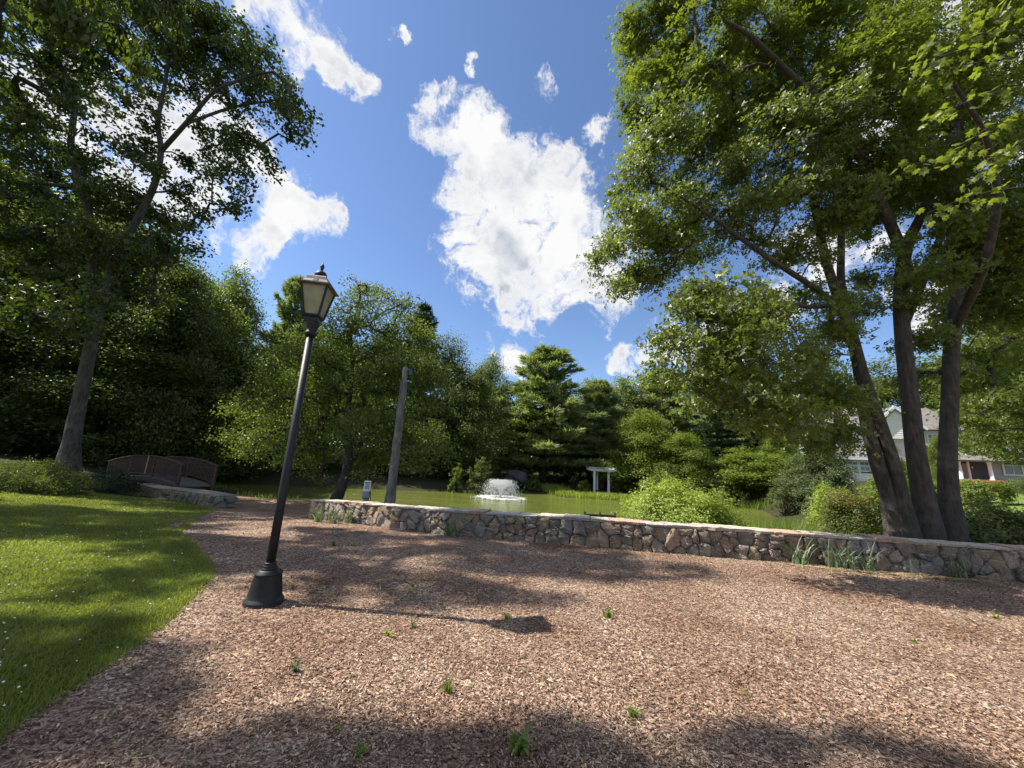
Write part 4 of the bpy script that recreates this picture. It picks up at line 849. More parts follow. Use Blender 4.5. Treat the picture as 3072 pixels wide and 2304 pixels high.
rsq = np.random.default_rng(70); PTS = [(x, y) for x, y in zip(rsq.uniform(-5, 9, 400), rsq.uniform(1.4, 8, 400)) if not inpoly(np.array([x]), np.array([y]), LAWN)[0] and y < 7.6-.15*x]
strewn('pine_straw', PTS, 700, .05, .10, .0035, 'straw', 'thin pale straws and needles scattered over the mulch', 'plant litter', 71)
def litter():
    rs = np.random.default_rng(72); c = np.array(PTS)[rs.integers(0, len(PTS), 260)]; X = c[:, 0]+rs.normal(0, .4, 260); Y = np.maximum(c[:, 1]+rs.normal(0, .4, 260), 1.3); Z = ground(X, Y)+.02
    V, Fc, t = leaves(np.stack([X, Y, Z], 1), rs.normal(0, .25, (260, 3))+np.array([0, 0, 1]), np.full(260, .045), w=.5, r=rs, droop=0); tag(link('fallen_leaves', npmesh('fallen_leaves', V, Fc, t), 'straw'), 'small dry fallen leaves scattered on the mulch', 'fallen leaves', kind='stuff')
litter()
# reeds and tall grasses on the near right bank
def reedbed(name, pts, n, ln, lean, width, label, cat, mat, seed, spread):
    rs = np.random.default_rng(seed); c = np.array(pts); i = rs.integers(0, len(c), n); X = c[i, 0]+rs.normal(0, spread, n); Y = c[i, 1]+rs.normal(0, spread, n); Z = ground(X, Y)-.02
    V, Fc, t = blades(np.stack([X, Y, Z], 1), ln*rs.uniform(.5, 1.15, n), lean*rs.uniform(.2, 1.2, n), np.full(n, width), rs, 3); tag(link(name, npmesh(name, V, Fc, t), mat), label, cat, kind='stuff')
def P2(px, py, y): p = aty(px, py, y); return (p[0], p[1])
reedbed('reed_bed', [P2(2370,1560,18),(P2(2400,1560,16.5)),P2(2440,1570,15.2),P2(2330,1560,20.5)], 2600, 1.05, .7, .022, 'bed of tall upright reeds at the right bank of the pond', 'reeds', 'reed', 63, .65)
reedbed('pale_grass_bank', [P2(2370,1590,13.5),P2(2420,1590,12.6),P2(2480,1600,12),P2(2560,1600,11.2)], 5000, .62, 1.0, .016, 'fine pale green grasses on the bank behind the wall left of the maple', 'grasses', 'bright_leaf', 64, .55)
reedbed('iris_bank', [P2(2440,1610,10.6),P2(2500,1610,10.4),P2(2560,1612,10.2),P2(2600,1612,10.1),P2(2660,1612,10)], 1300, .62, .8, .03, 'dark strap leaved plants directly behind the wall left of the maple', 'plants', 'small_leaf', 65, .32)
reedbed('shore_plants', [tuple(atz(x, y, WZ)[:2]+np.array([0, .5])) for x, y in [(1660,1480),(1700,1489),(1740,1493),(1780,1496),(1820,1498),(1860,1500),(1900,1503),(1940,1505)]], 5200, .55, .8, .07, 'sunlit water plants along the far bank below the pergola', 'water plants', 'bright_leaf', 66, .75)
reedbed('bank_reeds', [tuple(atz(x, y, WZ)[:2]+np.array([0, .4])) for x, y in [(2060,1509),(2120,1511),(2180,1513),(2230,1517),(2280,1528)]], 2600, .9, .6, .05, 'reeds on the far bank of the pond inlet', 'reeds', 'reed', 67, .9)
reedbed('shore_grass', [(x, 16.0+.05*abs(x)) for x in np.arange(-5, 12, .8)], 1500, .45, .7, .02, 'thin grass on the near shore behind the wall', 'grasses', 'reed', 68, .4)
reedbed('left_shore_grass', [tuple(atz(x, y, WZ)[:2]+np.array([0, -.5])) for x, y in [(700,1471),(760,1488),(820,1500),(880,1504),(660,1466)]], 420, .4, .8, .03, 'sparse grass tufts on the shore right of the bridge', 'grasses', 'reed', 69, .5)
# lawn grass, clover, mulch chips
def scatter(n, rmin, rmax, a0, a1, poly, rs, pw=0, excl=None):
    r = np.exp(rs.uniform(math.log(rmin), math.log(rmax), n)) if pw == 0 else (rmin**pw+rs.random(n)*(rmax**pw-rmin**pw))**(1/pw)
    a = rs.uniform(math.radians(a0), math.radians(a1), n); X = r*np.sin(a); Y = r*np.cos(a); k = inpoly(X, Y, poly)
    if excl is not None: k &= ~inpoly(X, Y, excl)
    return X[k], Y[k]
def edge_fringe():
    rs = np.random.default_rng(80); E = densify(EDGE, .02)[:-60]; k = rs.integers(0, len(E)-1, 26000); p = E[k]+rs.normal(0, .035, (26000, 2)); r = np.hypot(p[:, 0], p[:, 1]); kk = (r > 2) & (r < 20) & (np.abs(np.sin(p[:, 0]*7)+np.sin(p[:, 1]*9+1)+rs.normal(0, .8, 26000)) > .4); p = p[kk]; n = len(p); Z = ground(p[:, 0], p[:, 1])
    V, Fc, t = blades(np.column_stack([p, Z]), rs.uniform(.02, .065, n), rs.uniform(.4, 2.0, n), .004+.001*np.hypot(p[:, 0], p[:, 1]), rs, 1)
    tag(link('grass_fringe', npmesh('grass_fringe', V, Fc, t), 'grass'), 'ragged grass growing over the edge of the mulch', 'grass', kind='stuff')
edge_fringe()
rs = np.random.default_rng(81)
X, Y = scatter(370000, 2.0, 24, -88, -20, LAWN, rs, .5); Z = ground(X, Y); n = len(X); dist = np.hypot(X, Y)
wd = .0045+.0011*dist
a = rs.uniform(0, 2*PI, n); ln = rs.uniform(.018, .045, n)*(1+.25*np.sin(X*2.1)*np.sin(Y*2.7+X)); P = np.stack([X, Y, Z-.003], 1); sd = np.stack([np.cos(a), np.sin(a), np.zeros(n)], 1)*wd[:, None]*.6; tip = np.stack([rs.normal(0, .5, n), rs.normal(0, .5, n), np.ones(n)], 1)*ln[:, None]
V = np.stack([P-sd, P+sd, P+tip], 1).reshape(-1, 3); Fc = np.arange(3*n).reshape(-1, 3); t = np.repeat(rs.beta(2, 2, n), 3)
print('grass', n)
nz = np.sin(X*1.3+Y*.7)*np.sin(Y*1.9-X*.4); t = np.clip(t*.8+.1+.25*np.repeat(nz, 3), 0, 1)
tag(link('lawn_grass', npmesh('lawn_grass', V, Fc, t), 'grass'), 'short mown grass of the shaded lawn at the left', 'grass', kind='stuff')
X, Y = scatter(3200, 2.5, 17, -85, -20, LAWN, rs, 1.0); k = (np.sin(X*.9+1)+np.sin(Y*1.1+.5*X)+rs.normal(0, .7, len(X))) > .1; X, Y = X[k], Y[k]; Z = ground(X, Y)+rs.uniform(.04, .06, len(X))
oc = np.array([(1, 0, 0), (0, 1, 0), (-1, 0, 0), (0, -1, 0), (0, 0, .8), (0, 0, -.8)])*.0085; n = len(X)
V = (np.stack([X, Y, Z], 1)[:, None]+oc[None]*rs.uniform(.6, 1.3, (n, 1, 1))).reshape(-1, 3); fo = np.array([(0, 1, 4), (1, 2, 4), (2, 3, 4), (3, 0, 4), (1, 0, 5), (2, 1, 5), (3, 2, 5), (0, 3, 5)])
tag(link('clover_flowers', npmesh('clover_flowers', V, (np.arange(n)[:, None, None]*6+fo[None]).reshape(-1, 3)), 'flower'), 'white clover flowers dotted through the lawn', 'flowers', kind='stuff')
X, Y = scatter(300000, 1.15, 15, -80, 76, MUL, rs, 0, LAWN); n = len(X); Z = ground(X, Y)+rs.uniform(.001, .014, n); print('chips', n)
a = rs.uniform(0, 2*PI, n); tl = rs.normal(0, .28, n); d = unit(np.stack([np.cos(a), np.sin(a), tl], 1)); s = unit(np.stack([-np.sin(a), np.cos(a), rs.normal(0, .35, n)], 1)); P = np.stack([X, Y, Z], 1)
dist = np.hypot(X, Y)[:, None]; l_ = rs.gamma(2.6, .0028, (n, 1))*(1+.09*dist)+.002; w_ = rs.uniform(.0016, .0046, (n, 1))*(1+.14*dist)
V = np.stack([P-d*l_-s*w_*.4, P+d*l_*.6-s*w_, P+d*l_+s*w_*.3, P-d*l_*.5+s*w_], 1).reshape(-1, 3)
Fc = np.arange(n*4).reshape(-1, 4)
tag(link('mulch_chips', npmesh('mulch_chips', V, Fc, np.repeat(rs.beta(1.3, 1.6, n), 4)), 'chip'), 'loose shredded bark mulch chips covering the ground', 'mulch', kind='stuff')
# weeds in the mulch
def rosette(px, py, n, ln, wd, label, seed, mat='small_leaf', lean=1.1, name='weed'):
    lean = lean*1.45; mat = 'reed' if mat == 'small_leaf' else mat
    return tuft(name, gpt(px, py), n, ln, lean, wd, .012, label, 'weed', mat, seed, None)
rosette(1555, 2262, 15, .19, .045, 'broad leaved dandelion rosette in shade at the bottom of the frame', 201, lean=2.0)
rosette(1900, 2160, 70, .085, .006, 'green grass tuft in the mulch near the bottom right of centre', 202, 'reed', .9)
rosette(1822, 1855, 9, .12, .035, 'upright broad leaved weed standing in sun right of the lamp shadow tip', 203, 'light_leaf', .5)
rosette(1342, 2085, 60, .12, .004, 'thin yellowish weed tuft in the sunny middle of the mulch', 204, 'light_leaf', .7)
rosette(1240, 1880, 14, .16, .008, 'spidery grass weed just below the lamp shadow', 205, 'iris', 1.3)
rosette(1165, 1908, 8, .08, .03, 'pale flat weed below left of the spidery grass', 206, 'bright_leaf', 1.5)
rosette(1520, 1862, 10, .09, .02, 'small weed at the edge of the lamp head shadow', 207, 'light_leaf', 1.2)
rosette(2245, 2088, 7, .045, .022, 'tiny bright seedling lowest in the open right mulch', 208, 'bright_leaf', 1.3)
rosette(2740, 1928, 8, .06, .025, 'tiny bright seedling in the right mulch', 209, 'bright_leaf', 1.3)
rosette(2985, 1856, 12, .10, .03, 'pair of pale seedlings near the right edge', 210, 'bright_leaf', 1.5)
rosette(885, 2020, 12, .13, .02, 'pale grey weed in the mulch below the lamp base', 211, 'iris', 1.4)
rosette(1000, 1637, 20, .13, .025, 'low green weed in the mulch between lamp and wall', 212, 'light_leaf', 1.4)
rosette(1060, 1640, 14, .11, .02, 'small green weed right of the low one near the wall', 213, 'light_leaf', 1.4)
rosette(1232, 1760, 12, .09, .02, 'green weed in the shade band right of the lamp', 214, 'light_leaf', 1.3)
rosette(878, 1768, 12, .10, .014, 'small grass weed just right of the lamp collar', 215, 'reed', .9)
rosette(1078, 2270, 16, .08, .015, 'dark weed at the bottom edge left of the dandelion', 216, 'small_leaf', 1.2)
rosette(1012, 2195, 14, .05, .006, 'tiny green grass sprig in the lower left of the mulch', 217, 'reed', .8)
# ------------------------------------------------------------------ pole, meter box, bench
def weathered_pole():
    D = 13.6; b = aty(1168, 1520, D); g = gz(b[0], b[1]); b[2] = g; t = aty(1217, 1105, D); t[0] = t[0]
    r = empty('weathered_pole', b, 0, 'bare grey weathered tree trunk pole with a small floodlight, standing behind the wall', 'pole'); off = b
    P, R_ = rpath([b-np.array([0, 0, .2]), b+np.array([0, 0, .12]), b*.82+t*.18, b*.5+t*.5, b*.15+t*.85, t], [.34, .26, .155, .14, .125, .09], 5)
    V, Fc = tubes([(P, R_)], 16); V = V-off; V += .012*np.sin(V[:, 2:3]*7+np.arctan2(V[:, 1:2], V[:, 0:1])*3); n = len(P)
    ct = (P[-1]-off); V = np.vstack([V, ct+np.array([-.03, 0, .10])]); Fq = Fc.tolist()+[((n-1)*16+i, (n-1)*16+(i+1) % 16, len(V)-1) for i in range(16)]
    me = bpy.data.meshes.new('shaft'); me.from_pydata(V.tolist(), [], Fq); me.update(); me.polygons.foreach_set('use_smooth', [True]*len(me.polygons)); link('shaft', me, 'old_wood', r)
    f = (t-off)+np.array([.22, -.02, -.16]); fl = MB().box(f, (.10, .12, .22)).obj('floodlight', 'ink', r, bevel=.01); fl['label'] = 'small dark floodlight near the pole top'
    MB().bar((t-off)+np.array([.05, 0, -.1]), f, .03, .03).obj('bracket', 'black_metal', r)
weathered_pole()
def meter_box():
    D = 12.6; b = aty(1096, 1510, D); g = gz(b[0], b[1]); r = empty('meter_box', (b[0], b[1], g), math.radians(10), 'grey electrical box on a post topped by a small printed notice, behind the wall', 'utility box')
    z1 = aty(1096, 1496, D)[2]-g; z2 = aty(1096, 1472, D)[2]-g; z3 = aty(1096, 1442, D)[2]-g
    MB().box((0, 0, z1/2), (.17, .14, z1)).obj('post', 'grey_box', r, bevel=.006)
    MB().box((-.01, 0, (z1+z2)/2+.005), (.22, .17, z2-z1)).obj('box_body', 'grey_box', r, bevel=.012)
    MB().box((-.01, -.095, (z1+z2)/2+.02), (.21, .018, z2-z1-.03)).obj('cover_flap', 'grey_box', r, bevel=.008)
    s = MB().box((0, -.02, (z2+z3)/2), (.21, .02, z3-z2-.01)).obj('notice', 'sign_face', r, bevel=.006)
    h = z3-z2; MB().box((0, -.0325, z3-h*.20), (.18, .003, h*.11)).obj('heading_band', 'ink', s)
    mm = MB()
    for k, w_ in enumerate([.07, .12, .13, .12, .13, .14]): mm.box((.0, -.0325, z3-h*(.36+.085*k)), (w_, .003, h*.035))
    mm.obj('print_lines', 'ink', s)
    MB().tube([(.12, -.02, z2-.02), (.15, -.02, z1), (.13, 0, .3), (.2, 0, -.02)], .012, 6).obj('conduit', 'black_metal', r, True)
meter_box()
def bench():
    D = 12.4; a = aty(1752, 1541, D); b = aty(1846, 1551, D); top = (a[2]+b[2])/2+.02; g = top-.84; w_ = b[0]-a[0]
    r = empty('park_bench', ((a[0]+b[0])/2, D, gz((a[0]+b[0])/2, D)), 0, 'dark brown slatted bench facing the pond, only its back showing above the wall', 'bench'); z0 = g-r.location.z
    for k in range(3): MB().box((0, .03*k*0, z0+.80-.115*k), (w_, .025, .10)).obj('back_slat', 'bridge_wood', r, bevel=.004)
    for k in range(4): MB().box((0, .12+.11*k, z0+.44), (w_, .09, .03)).obj('seat_slat', 'bridge_wood', r)
    for s in (-1, 0, 1):
        MB().box((s*(w_/2-.02), -.03, z0+.36+.06), (.05, .04, 1.0)).obj('back_post', 'ink', r); MB().box((s*(w_/2-.02), .48, z0+.14), (.05, .05, .56)).obj('leg', 'ink', r)
    for s in (-1, 1): MB().box((s*(w_/2-.02), .24, z0+.66), (.05, .5, .04)).obj('armrest', 'bridge_wood', r)
bench()
# ------------------------------------------------------------------ wooden bridge
def bridge():
    y0 = 17.9
    a0 = aty(532, 1458, y0); c0 = aty(620, 1461, y0+.55)            # near end, front and back foot
    a1 = aty(316, 1440, y0+2.2)
    a0, c0, a1 = map(Vector, (a0, c0, a1)); ax = (a1-a0); Lb = Vector((ax.x, ax.y, 0)).length; ux = Vector((ax.x, ax.y, 0)).normalized(); uy = Vector((-ux.y, ux.x, 0)); 
    if (c0-a0).dot(uy) < 0: uy = -uy
    Wd = abs((c0-a0).dot(uy)); Wd = min(max(Wd, 1.1), 1.5)
    r = empty('wooden_bridge', a0, 0, 'small arched reddish brown wooden footbridge with picket sides beyond the lawn', 'bridge'); z0 = a0.z; dz = a1.z-a0.z
    skew = (c0-a0).dot(ux)
    arch = lambda t: .34*4*t*(1-t)+dz*t
    def pt(t, s, h): p = ux*(Lb*t+skew*s)+uy*(Wd*s)+Vector((0, 0, arch(t)+h)); return p
    n = 40; P_ = []
    for k in range(n):
        p, q = pt(k/n, 0, .02), pt((k+1)/n, 0, .02); p2, q2 = pt(k/n, 1, .02), pt((k+1)/n, 1, .02); e = (q-p)*.06
        MB().add([p+e, q-e, q2-e, p2+e]+[v-Vector((0, 0, .04)) for v in (p+e, q-e, q2-e, p2+e)], [(0, 1, 2, 3), (7, 6, 5, 4), (0, 4, 5, 1), (1, 5, 6, 2), (2, 6, 7, 3), (3, 7, 4, 0)]).obj('deck_plank', 'deck_wood', r)
    m = 14
    for s in (0, 1):
        bm_ = MB(); rl = MB(); lr = MB()
        for k in range(m):
            t0, t1 = k/m, (k+1)/m; A_ = [pt(t0, s, -.02), pt(t1, s, -.02), pt(t1, s, -.24), pt(t0, s, -.24)]; o = uy*(.03 if s else -.03)
            bm_.add(A_+[v+o for v in A_], [(0, 1, 2, 3), (7, 6, 5, 4), (0, 4, 5, 1), (2, 6, 7, 3)])
            rl.bar(pt(t0-.02 if k == 0 else t0, s, .98), pt(t1+.02 if k == m-1 else t1, s, .98), .11, .04)
            lr.bar(pt(t0, s, .14), pt(t1, s, .14), .04, .05)
        bm_.obj('side_beam', 'bridge_wood', r); rl.obj('handrail', 'bridge_wood', r); lr.obj('lower_rail', 'bridge_wood', r)
        for t in (0, .36, .68, 1): MB().bar(pt(t, s, -.28), pt(t, s, 1.0), .09, .09).obj('post', 'bridge_wood', r)
        for k in range(1, 56):
            t = k/56
            if min(abs(t-q) for q in (0, .36, .68, 1)) < .008: continue
            o = MB().bar(pt(t, s, .10), pt(t, s, .97), .035, .02).obj('picket', 'bridge_wood', r)
    o = MB().bar(pt(.44, 0, .12)-uy*.05, pt(.44, 0, .98)-uy*.05, .05, .03).obj('replacement_picket', 'bridge_new', r); o['label'] = 'pale new wood upright'
bridge()
rs = np.random.default_rng(91)
def rock(name, p, dims, label, seed, mat='blue_stone', cat='rock', group=None, sub=2):
    rs = np.random.default_rng(seed); bm = bmesh.new(); bmesh.ops.create_icosphere(bm, subdivisions=sub+1, radius=1)
    ph = rs.uniform(0, 6, 6)
    for v in bm.verts:
        c = v.co; k = 1+.14*math.sin(c.x*3+ph[0])*math.cos(c.y*3+ph[1])+.09*math.sin(c.z*5+ph[2]+c.x*4)+.05*math.sin(c.y*9+ph[3]); v.co = Vector((c.x*dims[0]*k, c.y*dims[1]*k, c.z*dims[2]*k))
    me = bpy.data.meshes.new(name); bm.to_mesh(me); bm.free(); me.polygons.foreach_set('use_smooth', [True]*len(me.polygons)); return tag(link(name, me, mat, None, tuple(p)), label, cat, group)
p = aty(1550, 1436, 43); rock('boulder', (p[0], p[1], p[2]), (1.3, 1.1, .95), 'large smooth dark grey boulder on the far shore right of the fountain', 1, 'boulder', 'boulder', sub=3)
for i, (x, y, s, lab) in enumerate([(190,1462,.40,'pale flat edging stone under the juniper at the lawn edge'),(130,1465,.3,'small edging stone at the left under the juniper'),(275,1430,.3,'flat stone left of the bridge foot'),(25,1468,.4,'edging stone at the left frame edge'),(245,1448,.35,'mossy flat stone between juniper and bridge'),(478,1500,.32,'flat stone lying in the grass at the foot of the short wall'),(300,1442,.35,'flat stone beside the far bridge post')]):
    p = gpt(x, y); rock('edging_stone', p, (s, s*.7, s*.28), lab, 10+i, 'blue_stone', 'stone', None, 1)
for i, (x, y, lab) in enumerate([(2300,1500,'flat pale stone on the pond bank left of the ball shrub'),(2318,1508,'pale stone at the water edge below the ball shrub'),(2255,1524,'small pale stone at the far bank of the inlet')]):
    p = gpt(x, y); rock('bank_stone', p+np.array([0, 0, .05]), (.45, .3, .12), lab, 30+i, 'cap_stone', 'stone', None, 1)
# ------------------------------------------------------------------ fountain
def fountain():
    b = atz(1501, 1493, WZ); r = empty('pond_fountain', b, 0, 'white spraying fountain jet in the middle of the green pond', 'fountain'); rs = np.random.default_rng(17)
    zc = (b-EYE)@F; H = 52*zc/FP; n = 9000; pos_ = []
    a = rs.uniform(0, 2*PI, n); f_ = rs.random(n)
    tilt = np.clip(rs.normal(.42, .12, n), .05, .75); v = np.sqrt(2*9.81*H*1.02)*rs.uniform(.90, 1.0, n); vz = v; vr = v*tilt*.58
    T_ = 2*vz/9.81; t = T_*rs.random(n)**.9; X = vr*t*np.cos(a); Y = vr*t*np.sin(a); Z = vz*t-4.905*t*t
    P = np.stack([X, Y, np.maximum(Z, 0)], 1)+rs.normal(0, .02, (n, 3)); k = rs.random(n) < .8; P = P[k]; n = len(P)
    oc = np.array([(1, 0, 0), (-.5, .87, 0), (-.5, -.87, 0), (0, 0, 1.6), (0, 0, -1.6)]); s = rs.uniform(.010, .030, (n, 1, 1)); V = (P[:, None]+oc[None]*s).reshape(-1, 3)
    fo = np.array([(0, 1, 3), (1, 2, 3), (2, 0, 3), (1, 0, 4), (2, 1, 4), (0, 2, 4)]); tag(link('spray', npmesh('spray', V, (np.arange(n)[:, None, None]*5+fo).reshape(-1, 3)), 'foam', r), kind='stuff')
    m = MB(); 
    for k in range(26):
        an = 2*PI*k/26; d = np.array([math.cos(an), math.sin(an)]); R_ = []; pts = []
        v0 = math.sqrt(2*9.81*H)
        for q in range(7):
            tq = .5*(2*v0/9.81)*q/6*.75; pts.append((d[0]*v0*.20*tq*1.15, d[1]*v0*.20*tq*1.15, v0*tq-4.905*tq*tq)); R_.append(.022)
        m.tube(pts, R_, 5)
    m.obj('water_jets', 'foam', r, True)
    N_ = 5500; rr = rs.normal(1.3, .30, N_); an = rs.uniform(0, 2*PI, N_); P = np.stack([rr*np.cos(an)*1.15, rr*np.sin(an)*1.15, np.full(N_, .012)+rs.uniform(0, .03, N_)], 1)
    d = rs.uniform(0, 2*PI, N_); s = rs.uniform(.02, .06, N_); e1 = np.stack([np.cos(d), np.sin(d), rs.normal(0, .3, N_)], 1)*s[:, None]; e2 = np.stack([-np.sin(d), np.cos(d), rs.normal(0, .3, N_)], 1)*s[:, None]*.6
    V = np.stack([P-e1, P+e2, P+e1, P-e2], 1).reshape(-1, 3); tag(link('foam_ring', npmesh('foam_ring', V, np.arange(N_*4).reshape(-1, 4)), 'foam', r), kind='stuff')
    MB().lathe([(.35, -.1), (.38, 0), (.30, .05), (.08, .07), (.06, .14)], 20).obj('float', 'ink', r, True)
fountain()
# ------------------------------------------------------------------ pergola and the rusty arched thing in it
def pergola():
    D = 44.0; pf = lambda x, y, d: aty(x, y, d)
    a = pf(1778, 1462, D+.2); b = pf(1822, 1467, D-.2); zc = (a-EYE)@F
    cx = (a[0]+b[0])/2; g = gz(cx, D); w_ = b[0]-a[0]; top = pf(1800, 1405, D)[2]-g; yaw = math.radians(-2)
    r = empty('pergola', (cx, D, g), yaw, 'white painted wooden pergola with four posts on the far lawn', 'pergola'); dp = 1.5
    for sx in (-1, 1):
        for sy in (-1, 1): MB().box((sx*w_/2+(.62 if sy > 0 else 0), sy*dp/2, (top-.3)/2-.15), (.22, .22, top-.3+.3)).obj('post', 'white_paint', r, bevel=.01)
    for sy in (-1, 1):
        for q in (-.13, .13):
            z1, z0 = top-.06, top-.34; L_ = w_/2+.62; V = []
            for yy in (-.025, .025): V += [(-L_, sy*dp/2+q+yy, z1), (L_+.3, sy*dp/2+q+yy, z1), (L_+.3, sy*dp/2+q+yy, z1-.09), (L_-.05, sy*dp/2+q+yy, z0), (-L_+.35, sy*dp/2+q+yy, z0), (-L_, sy*dp/2+q+yy, z1-.09)]
            MB().add(V, [(0, 1, 2, 3, 4, 5), (11, 10, 9, 8, 7, 6)]+[(i, (i+1) % 6, 6+(i+1) % 6, 6+i) for i in range(6)]).obj('beam', 'white_paint', r)
    for k in range(8): MB().box((-w_/2-.25+(w_+.8)*k/7, 0, top-.02), (.06, dp+.9, .16)).obj('rafter', 'white_paint', r)
    for k in range(5): MB().box((.1, -dp/2-.3+(dp+.6)*k/4, top+.085), (w_+1.5, .05, .05)).obj('lath', 'white_paint', r)
    q = pf(1803, 1456, D+1.6); gg = gz(q[0], q[1]); e = empty('arched_garden_ornament', (q[0], q[1], gg), 0, 'rusty brown arched garden seat standing under the pergola', 'garden ornament')
    pr = [(-.34, .12), (.34, .12), (.36, .8), (.30, 1.15), (.16, 1.36), (0, 1.42), (-.16, 1.36), (-.30, 1.15), (-.36, .8)]; n = len(pr)
    V = [(x, .05, z) for x, z in pr]+[(x, -.01, z) for x, z in pr]; MB().add(V, [tuple(range(n)), tuple(range(2*n-1, n-1, -1))]+[(i, (i+1) % n, n+(i+1) % n, n+i) for i in range(n)]).obj('back_panel', 'rust', e)
    MB().tube([(-.36, -.04, .1), (-.38, -.04, .8), (-.31, -.04, 1.18), (-.16, -.04, 1.4), (0, -.04, 1.46), (.16, -.04, 1.4), (.31, -.04, 1.18), (.38, -.04, .8), (.36, -.04, .1)], .04, 8).obj('arched_frame', 'rust', e, True)
    MB().lathe([(.22, .0), (.30, .12), (.32, .3), (.28, .42), (.2, .44)], 18, c=(0, -.3, 0)).obj('round_seat', 'rust', e, True); 
    for s in (-.12, .12): MB().box((s, -.03, .75), (.03, .03, 1.1)).obj('upright', 'rust', e)
pergola()
# ------------------------------------------------------------------ houses
def window(root, c, w_, h, nx, ny, R=None, frame='white_paint', depth=.06):
    """c on the wall plane facing -y in the root's frame"""
    f = MB(); x, y, z = c
    f.box((x, y-depth/2, z+h/2+.05), (w_+.2, depth, .10)); f.box((x, y-depth/2, z-h/2-.05), (w_+.26, depth+.05, .10)); f.box((x-w_/2-.05, y-depth/2, z), (.10, depth, h)); f.box((x+w_/2+.05, y-depth/2, z), (.10, depth, h))
    for i in range(1, nx): f.box((x-w_/2+w_*i/nx, y-.035, z), (.035, .03, h))
    for i in range(1, ny): f.box((x, y-.034, z-h/2+h*i/ny), (w_, .028, .035))
    fr = f.obj('window', frame, root); g = MB()
    MB().box((x, y-.012, z), (w_, .02, h)).obj('pane', 'window_glass', fr); return fr
def boards(root, x0, x1, y, z0, z1, mat, step=.16, gable=None):
    n = int((z1-z0)/step); 
    for i in range(n):
        z = z0+step*i; a, b = x0, x1
        if gable: c, hw, zp = gable; t = (zp-(z+step))/(zp-z0); a, b = c-hw*t, c+hw*t
        if b-a < .1: continue
        V = [(a, y-.035, z), (b, y-.035, z), (b, y-.008, z+step), (a, y-.008, z+step), (a, y+.01, z), (b, y+.01, z), (b, y+.01, z+step), (a, y+.01, z+step)]
        MB().add(V, [(0, 1, 2, 3), (0, 4, 5, 1), (3, 2, 6, 7), (0, 3, 7, 4), (1, 5, 6, 2)]).obj('clapboard', mat, root)
def slab(root, name, V4, th, mat):
    V4 = [Vector(v) for v in V4]; nv = (V4[1]-V4[0]).cross(V4[3]-V4[0]).normalized(); nv = nv if nv.z > 0 else -nv
    return MB().add(V4+[v-nv*th for v in V4], [(0, 1, 2, 3), (7, 6, 5, 4), (0, 4, 5, 1), (1, 5, 6, 2), (2, 6, 7, 3), (3, 7, 4, 0)]).obj(name, mat, root)
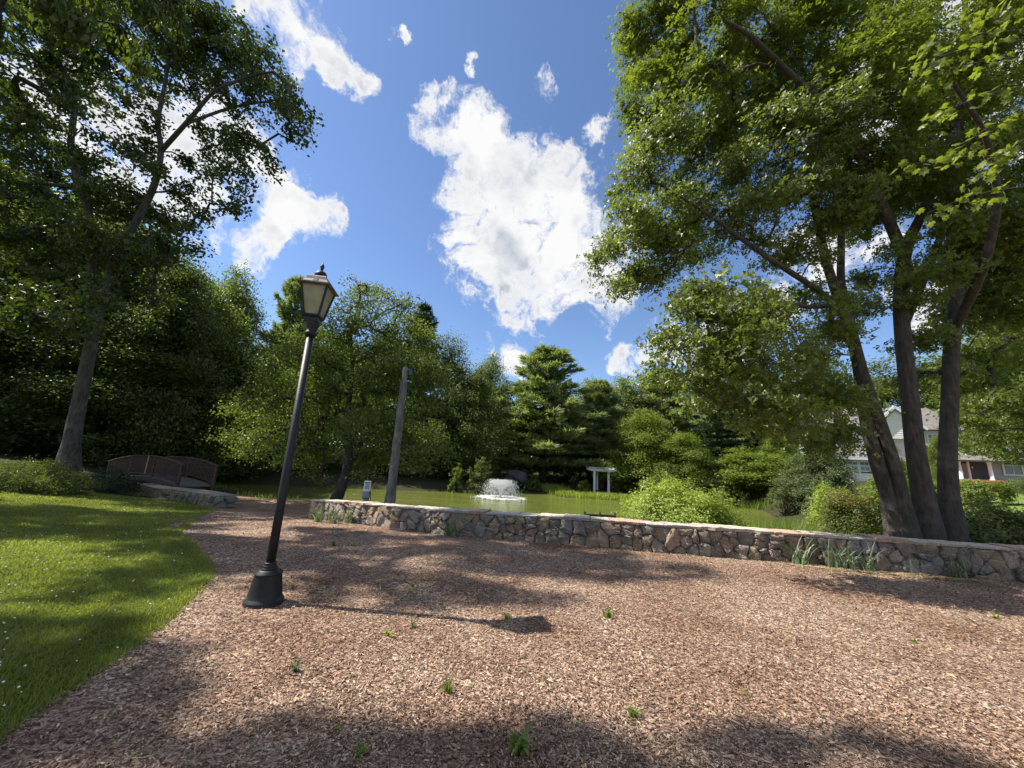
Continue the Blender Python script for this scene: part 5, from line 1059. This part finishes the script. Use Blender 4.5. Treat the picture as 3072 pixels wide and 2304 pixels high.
def white_house():
    D = 34.0; yaw = math.radians(-20); o = aty(2520, 1444, D); g = o[2]-.3
    r = empty('white_house', (o[0], o[1], g), yaw, 'white clapboard house with a glazed porch seen past the maple stems', 'house')
    # porch: local x to the right along the front, y away from the viewer
    ze = aty(2520, 1373, D)[2]-g; PW_ = 4.6; PDp = 3.6
    MB().box((PW_/2, PDp/2, .45), (PW_, PDp, 1.3)).obj('porch_base', 'clapboard', r)
    boards(r, .0, PW_, -.0, .0, 1.05, 'clapboard', .15)
    MB().box((PW_/2, PDp/2+.2, 1.1+(ze-1.1)/2), (PW_-.3, PDp-.5, ze-1.1)).obj('porch_interior', 'grey_board', r)
    for x in (0.06, 1.5, 3.0, PW_-.06): MB().box((x, .06, 1.1+(ze-1.1)/2), (.18, .16, ze-1.1)).obj('porch_post', 'white_paint', r)
    MB().box((PW_/2, .06, ze-.12), (PW_, .14, .24)).obj('porch_fascia', 'white_paint', r)
    for i, x in enumerate((.78, 2.25, 3.76)):
        window(r, (x-.33, .05, 1.1+.95), .58, 1.45, 2, 3); window(r, (x+.33, .05, 1.1+.95), .58, 1.45, 2, 3); window(r, (x, .05, ze-.48), 1.25, .28, 1, 1)
    slab(r, 'porch_roof', [(-.4, -.45, ze), (PW_+.3, -.45, ze), (PW_+.3, PDp, ze+1.25), (.5, PDp, ze+1.25)], .12, 'shingle')
    MB().box((PW_/2-.05, -.47, ze-.08), (PW_+.8, .10, .14)).obj('gutter', 'white_paint', r)
    # main block
    H2 = ze+3.1; x0, x1 = 1.0, 10.5; y0 = PDp
    MB().box(((x0+x1)/2, y0+4, H2/2), (x1-x0, 8, H2)).obj('wall', 'clapboard', r); boards(r, x0, x1, y0, ze+.1, H2-.02, 'clapboard', .17)
    slab(r, 'roof', [(x0-.5, y0-.5, H2-.1), (x1+.5, y0-.5, H2-.1), (x1+.5, y0+4, H2+2.6), (x0-.5, y0+4, H2+2.6)], .15, 'shingle')
    slab(r, 'roof', [(x0-.5, y0+8.5, H2-.1), (x1+.5, y0+8.5, H2-.1), (x1+.5, y0+4, H2+2.6), (x0-.5, y0+4, H2+2.6)], .15, 'shingle')
    for x in (2.0, 8.9):
        window(r, (x, y0-.04, H2-1.2), .9, 1.3, 3, 4)
        for s in (-1, 1): MB().box((x+s*.78, y0-.07, H2-1.2), (.4, .05, 1.45)).obj('shutter', 'shutter', r)
    # gable dormer wing
    gx, gh = 6.0, 1.9; zt = H2+1.9
    MB().add([(gx-gh, y0-.6, H2-1.0), (gx+gh, y0-.6, H2-1.0), (gx+gh, y0-.6, H2+.1), (gx, y0-.6, zt), (gx-gh, y0-.6, H2+.1), (gx-gh, y0+3, H2-1.0), (gx+gh, y0+3, H2-1.0), (gx+gh, y0+3, H2+.1), (gx, y0+3, zt), (gx-gh, y0+3, H2+.1)],
             [(0, 1, 2, 3, 4), (0, 4, 9, 5), (1, 6, 7, 2), (2, 7, 8, 3), (3, 8, 9, 4)]).obj('gable_wall', 'clapboard', r)
    boards(r, gx-gh, gx+gh, y0-.61, H2-1.0, H2+.1, 'clapboard', .17); boards(r, 0, 0, y0-.61, H2+.1, zt, 'clapboard', .17, gable=(gx, gh, zt))
    for s in (-1, 1):
        slab(r, 'gable_roof', [(gx+s*(gh+.25), y0-.85, H2-.15), (gx, y0-.85, zt+.14), (gx, y0+3, zt+.14), (gx+s*(gh+.25), y0+3, H2-.15)], .1, 'shingle')
        MB().bar((gx+s*(gh+.2), y0-.88, H2-.16), (gx, y0-.88, zt+.05), .06, .22).obj('rake_board', 'white_paint', r)
white_house()
def grey_house():
    D = 30.0; o = aty(2868, 1440, D); g = gz(o[0], D); g = min(g, o[2]); yaw = math.radians(-30)
    r = empty('grey_house', (o[0], D, g), yaw, 'small grey clapboard wing with dark windows and pillars right of the maple', 'house'); b = o[2]-g
    zt = aty(2900, 1383, D)[2]-g; W_ = 6.5
    MB().box((W_/2+1.6, 2.6, (zt+b)/2), (W_-1.5, 5, zt-b)).obj('wall', 'grey_board', r); boards(r, .9, W_+.85, .08, b, zt, 'grey_board', .2)
    MB().box((W_/2, 2.0, b/2-.3), (W_+1.6, 5.6, b+.6)).obj('foundation', 'brick_red', r)
    for x in (0.1, 1.7): MB().lathe([(.17, b), (.17, b+.12), (.12, b+.14), (.105, zt-.2), (.16, zt-.16), (.16, zt)], 14, c=(x, -.6, 0)).obj('pillar', 'white_paint', r, True)
    slab(r, 'roof', [(-.5, -1.1, zt), (W_+1, -1.1, zt), (W_+1, 2.6, zt+1.5), (-.5, 2.6, zt+1.5)], .14, 'shingle'); slab(r, 'roof', [(-.5, 5.6, zt), (W_+1, 5.6, zt), (W_+1, 2.6, zt+1.5), (-.5, 2.6, zt+1.5)], .14, 'shingle')
    window(r, (3.1, .02, b+1.25), .85, 1.3, 2, 2)
    d = MB().box((1.35, .0, b+1.05), (.95, .06, 2.05)).obj('door', 'ink', r, bevel=.01); MB().box((1.0, -.05, b+1.0), (.05, .06, .12)).obj('handle', 'white_paint', d)
    for s in (.82, 1.88): MB().box((s, -.02, b+1.1), (.1, .09, 2.2)).obj('door_trim', 'white_paint', r)
    st = aty(2975, 1440, D-2.5); s = empty('brick_steps', (st[0], D-2.5, gz(st[0], D-2.5)), math.radians(-30), 'low red brick steps in front of the grey house at the right', 'steps')
    hh = st[2]-s.location.z
    for k in range(4): MB().box((0, .32*k, (hh-.1*(3-k))/2), (2.8, .34 if k < 3 else 1.6, hh-.1*(3-k))).obj('step', 'brick_red', s)
grey_house()
print('done', time.time()-T0, 'tris', sum(len(o.data.polygons) for o in bpy.data.objects if o.type == 'MESH'))
